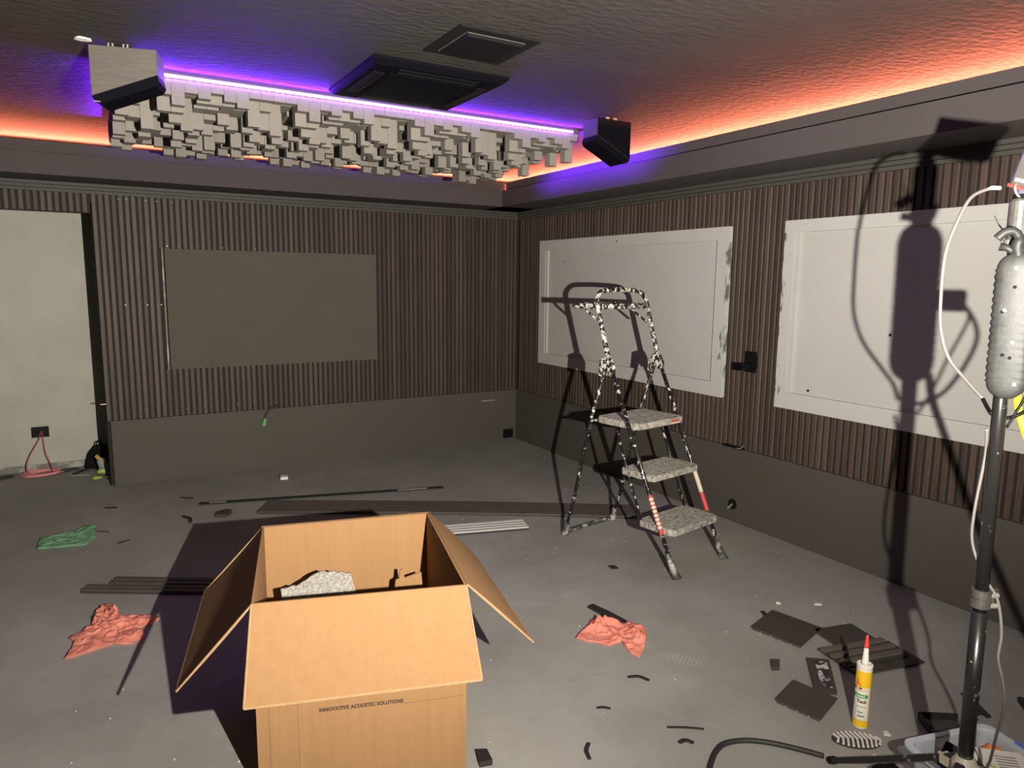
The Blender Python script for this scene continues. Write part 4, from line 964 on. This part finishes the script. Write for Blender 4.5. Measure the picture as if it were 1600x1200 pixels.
# dark pouch left of the tub and black cap behind it
lump('dark_pouch', 'blackmatt', (-1.448, -4.616, .034), (.060, .022, .035), 'black pouch squeezed against the clear tub', 'pouch', 14, rot=-.25)
t = thing('black_tray_piece', (-1.0, -4.56, 0), 'black shallow plastic piece with rim behind the clear tub', 'plastic piece')
RR = Matrix.Translation((-1.0, -4.555, .002)) @ Matrix.Rotation(-.6, 4, 'Z')
MB().box((-.06, -.04, 0), (.06, .04, .006), RR).box((-.066, -.04, 0), (-.06, .04, .03), RR).box((-.066, .04, 0), (.066, .046, .03), RR).build('tray', M['debris'], t, bevel=.002)
MB().box((-.045, -.03, .0062), (.05, .03, .012), RR).build('inner_pad', M['brown'], t)

# ------------------------------------------------------------------ things on the walls
t = thing('wall_hook', (0, -2.76, .96), 'black wall bracket with projecting arm between the two white boards', 'bracket')
mb = MB(); prof = []
for k in range(9):
    z = .962+.128*k/8; cu_ = .012*((k-4)/4)**2; prof.append((z, cu_))
for sgn_ in (0,):
    A = [mb.b.verts.new((.018, -2.725-.0*c, z)) for z, c in prof]; B = [mb.b.verts.new((.018, -2.800+c-.010, z)) for z, c in prof]
    A2 = [mb.b.verts.new((.002, -2.727, z)) for z, c in prof]; B2 = [mb.b.verts.new((.002, -2.798+c-.010, z)) for z, c in prof]
    for i in range(8):
        mb.b.faces.new((A2[i], A2[i+1], B2[i+1], B2[i])); mb.b.faces.new((A[i], B[i], B[i+1], A[i+1])); mb.b.faces.new((A[i], A[i+1], A2[i+1], A2[i])); mb.b.faces.new((B[i], B2[i], B2[i+1], B[i+1]))
    mb.b.faces.new((A[0], A2[0], B2[0], B[0])); mb.b.faces.new((A[-1], B[-1], B2[-1], A2[-1]))
mb.build('back_plate', M['black'], t)
MB().box((-.100, -2.785, .985), (.004, -2.742, 1.022)).build('arm', M['black'], t, bevel=.003)
MB().box((-.103, -2.788, .980), (-.088, -2.739, 1.026)).build('arm_tip', M['blackgloss'], t, bevel=.002)
t = thing('black_clip', (0, -2.68, .478), 'small black clip resting on top of the grey boxing below the bracket', 'clip')
MB().box((-.016, -2.755, .4765), (.018, -2.600, .487)).build('clip_body', M['black'], t, bevel=.002)
MB().tube([(-.018, -2.72, .482), (-.018, -2.755, .487), (-.012, -2.765, .51)], .003, 6).build('clip_wire', M['screw'], t)
t = thing('wall_outlet', (0, -2.695, .112), 'round black cable outlet with metal stub low on the right wall', 'outlet')
MB().lathe([(.034, 0), (.034, .003), (.024, .004), (.022, .002)], (-.0003, -2.697, .113), 24, V((-1, 0, 0))).build('ring_plate', M['blackmatt'], t)
MB().tube([(-.002, -2.697, .113), (-.045, -2.695, .090)], .0055, 8).build('metal_stub', M['screw'], t)
t = thing('wall_socket', (-.084, 0, .06), 'black double socket on the grey boxing near the room corner', 'socket')
MB().box((-.137, -.009, .017), (-.031, -.0003, .103)).build('plate', M['black'], t, bevel=.002)
MB().box((-.095, -.011, .050), (-.075, -.0091, .068)).build('insert', M['blackmatt'], t)
t = thing('wall_socket', (-3.775, .75, .10), 'black socket on the pale wall above the pink cable coil', 'socket')
# alcove wall lies at y = .75; sizes grow with that depth
sx0, sx1, sz0, sz1 = -3.89, -3.775, .262, .345
MB().box((sx0, .741, sz0), (sx1, .7497, sz1)).build('plate', M['black'], t, bevel=.002)
MB().box((sx0+.03, .7395, sz0+.030), (sx0+.07, .7412, sz0+.055)).build('insert', M['blackmatt'], t)
cx_ = (sx0+sx1)/2+.006
t = thing('cable_coil', (cx_, .66, 0), 'pink cable coiled on the floor below the black socket', 'cable coil')
mb = MB()
for k in range(5):
    r = .075+.007*k; mb.tube([(cx_-.005+r*math.cos(a)*1.35, .615+r*.85*math.sin(a), .006+.006*(k % 3)+.004*math.sin(a*2+k)) for a in [2*PI*j/28 for j in range(29)]], .0042, 6)
mb.build('coil', M['pinkcable'], t, smooth=True)
MB().tube(smoothcurve([(cx_-.004, .738, sz0+.05), (cx_-.018, .70, sz0-.01), (cx_-.075, .68, .15), (cx_-.105, .66, .07), (cx_-.095, .62, .015), (cx_-.05, .56, .012)], 6), .0036, 6).build('cable_run', M['redcable'], t, smooth=True)
MB().tube(smoothcurve([(cx_+.004, .738, sz0+.05), (cx_+.010, .71, sz0-.03), (cx_+.022, .68, .14), (cx_+.045, .66, .07), (cx_+.058, .62, .012), (cx_+.03, .54, .012)], 6), .0036, 6).build('cable_run', M['redcable'], t, smooth=True)
# bag, bottle and oddments in the alcove corner
t = thing('black_bag', (-3.475, .55, 0), 'black bag standing in the corner beside the grey boxing', 'bag')
mb = MB(); mb.quad_prism([(-3.56, .62, .0), (-3.40, .56, .0), (-3.40, .58, .15), (-3.415, .60, .19), (-3.48, .62, .185), (-3.53, .64, .12)], -.06); mb.build('bag_body', M['blackmatt'], t, bevel=.006)
MB().tube(smoothcurve([(-3.47, .60, .18), (-3.46, .59, .215), (-3.435, .59, .218), (-3.43, .60, .18)], 5), .005, 6).build('bag_handle', M['black'], t)
t = thing('spray_bottle', (-3.43, .44, 0), 'clear bottle with yellow cap lying in front of the black bag', 'bottle')
MB().tube([(-3.46, .42, .135), (-3.455, .425, .12), (-3.44, .44, .10), (-3.425, .45, .05), (-3.42, .45, .03)], [.010, .014, .034, .036, .03], 12).build('bottle_body', M['bottle'], t, smooth=True)
MB().tube([(-3.470, .415, .145), (-3.458, .423, .125)], [.014, .015], 12).build('cap', M['capyellow'], t)
lump('lime_cap', 'limeplastic', (-3.435, .375, .032), (.035, .022, .022), 'lime green plastic cap below the bottle in the corner', 'plastic cap', 2)
lump('green_plastic_scrap', 'limeplastic', (-3.475, .255, .014), (.032, .02, .012), 'lime green plastic scrap on the floor in front of the corner oddments', 'plastic scrap', 8)
MBs = MB(); MBs.tube([(-3.64, .44, .008), (-3.52, .375, .008)], .005, 6); tag(MBs.build('screwdriver_bit', M['screw']), 'thin metal rod on the floor between the pink coil and the bag', 'rod')
MBs = MB(); MBs.tube(smoothcurve([(-3.40, .33, .012), (-3.42, .26, .012), (-3.37, .20, .012)], 5), .006, 6); tag(MBs.build('white_wire', M['cable']), 'white wire end at the foot of the grey boxing', 'wire')
MBs = MB(); MBs.tube([(AL-.03, .02, .60), (AL+.004, .02, .60)], .003, 6); tag(MBs.build('jamb_screw', M['screw']), 'long screw sticking out of the alcove edge', 'screw')
# scraps of cable along the alcove wall
for p, q, w_, lb in [((-3.75, .60), (-3.60, .66), .05, 'black rubber strip on the floor right of the pink coil'), ((-4.2, .55), (-4.02, .63), .07, 'black strip on the floor at the left picture edge')]:
    sliver(p, q, w_, .012, lb)
# dangling green-tipped cable from the back wall
t = thing('wall_cable', (-2.25, -.01, .476), 'short dark cable with green connector hanging over the grey boxing', 'cable')
MB().tube(smoothcurve([(-2.20, .03, .492), (-2.225, -.012, .498), (-2.262, -.03, .484), (-2.300, -.028, .44), (-2.307, -.022, .405)], 5), .008, 8).build('cable_tail', M['brown'], t, smooth=True)
MB().tube([(-2.307, -.022, .408), (-2.310, -.020, .385), (-2.318, -.018, .35)], [.010, .013, .016], 8).build('connector', M['greencon'], t)
tag(MB().box((-.372, -.0012, .3895), (-.230, -.0002, .3925)).build('masking_line', M['chip']), 'thin pale scratch line on the grey boxing near the corner', 'mark')
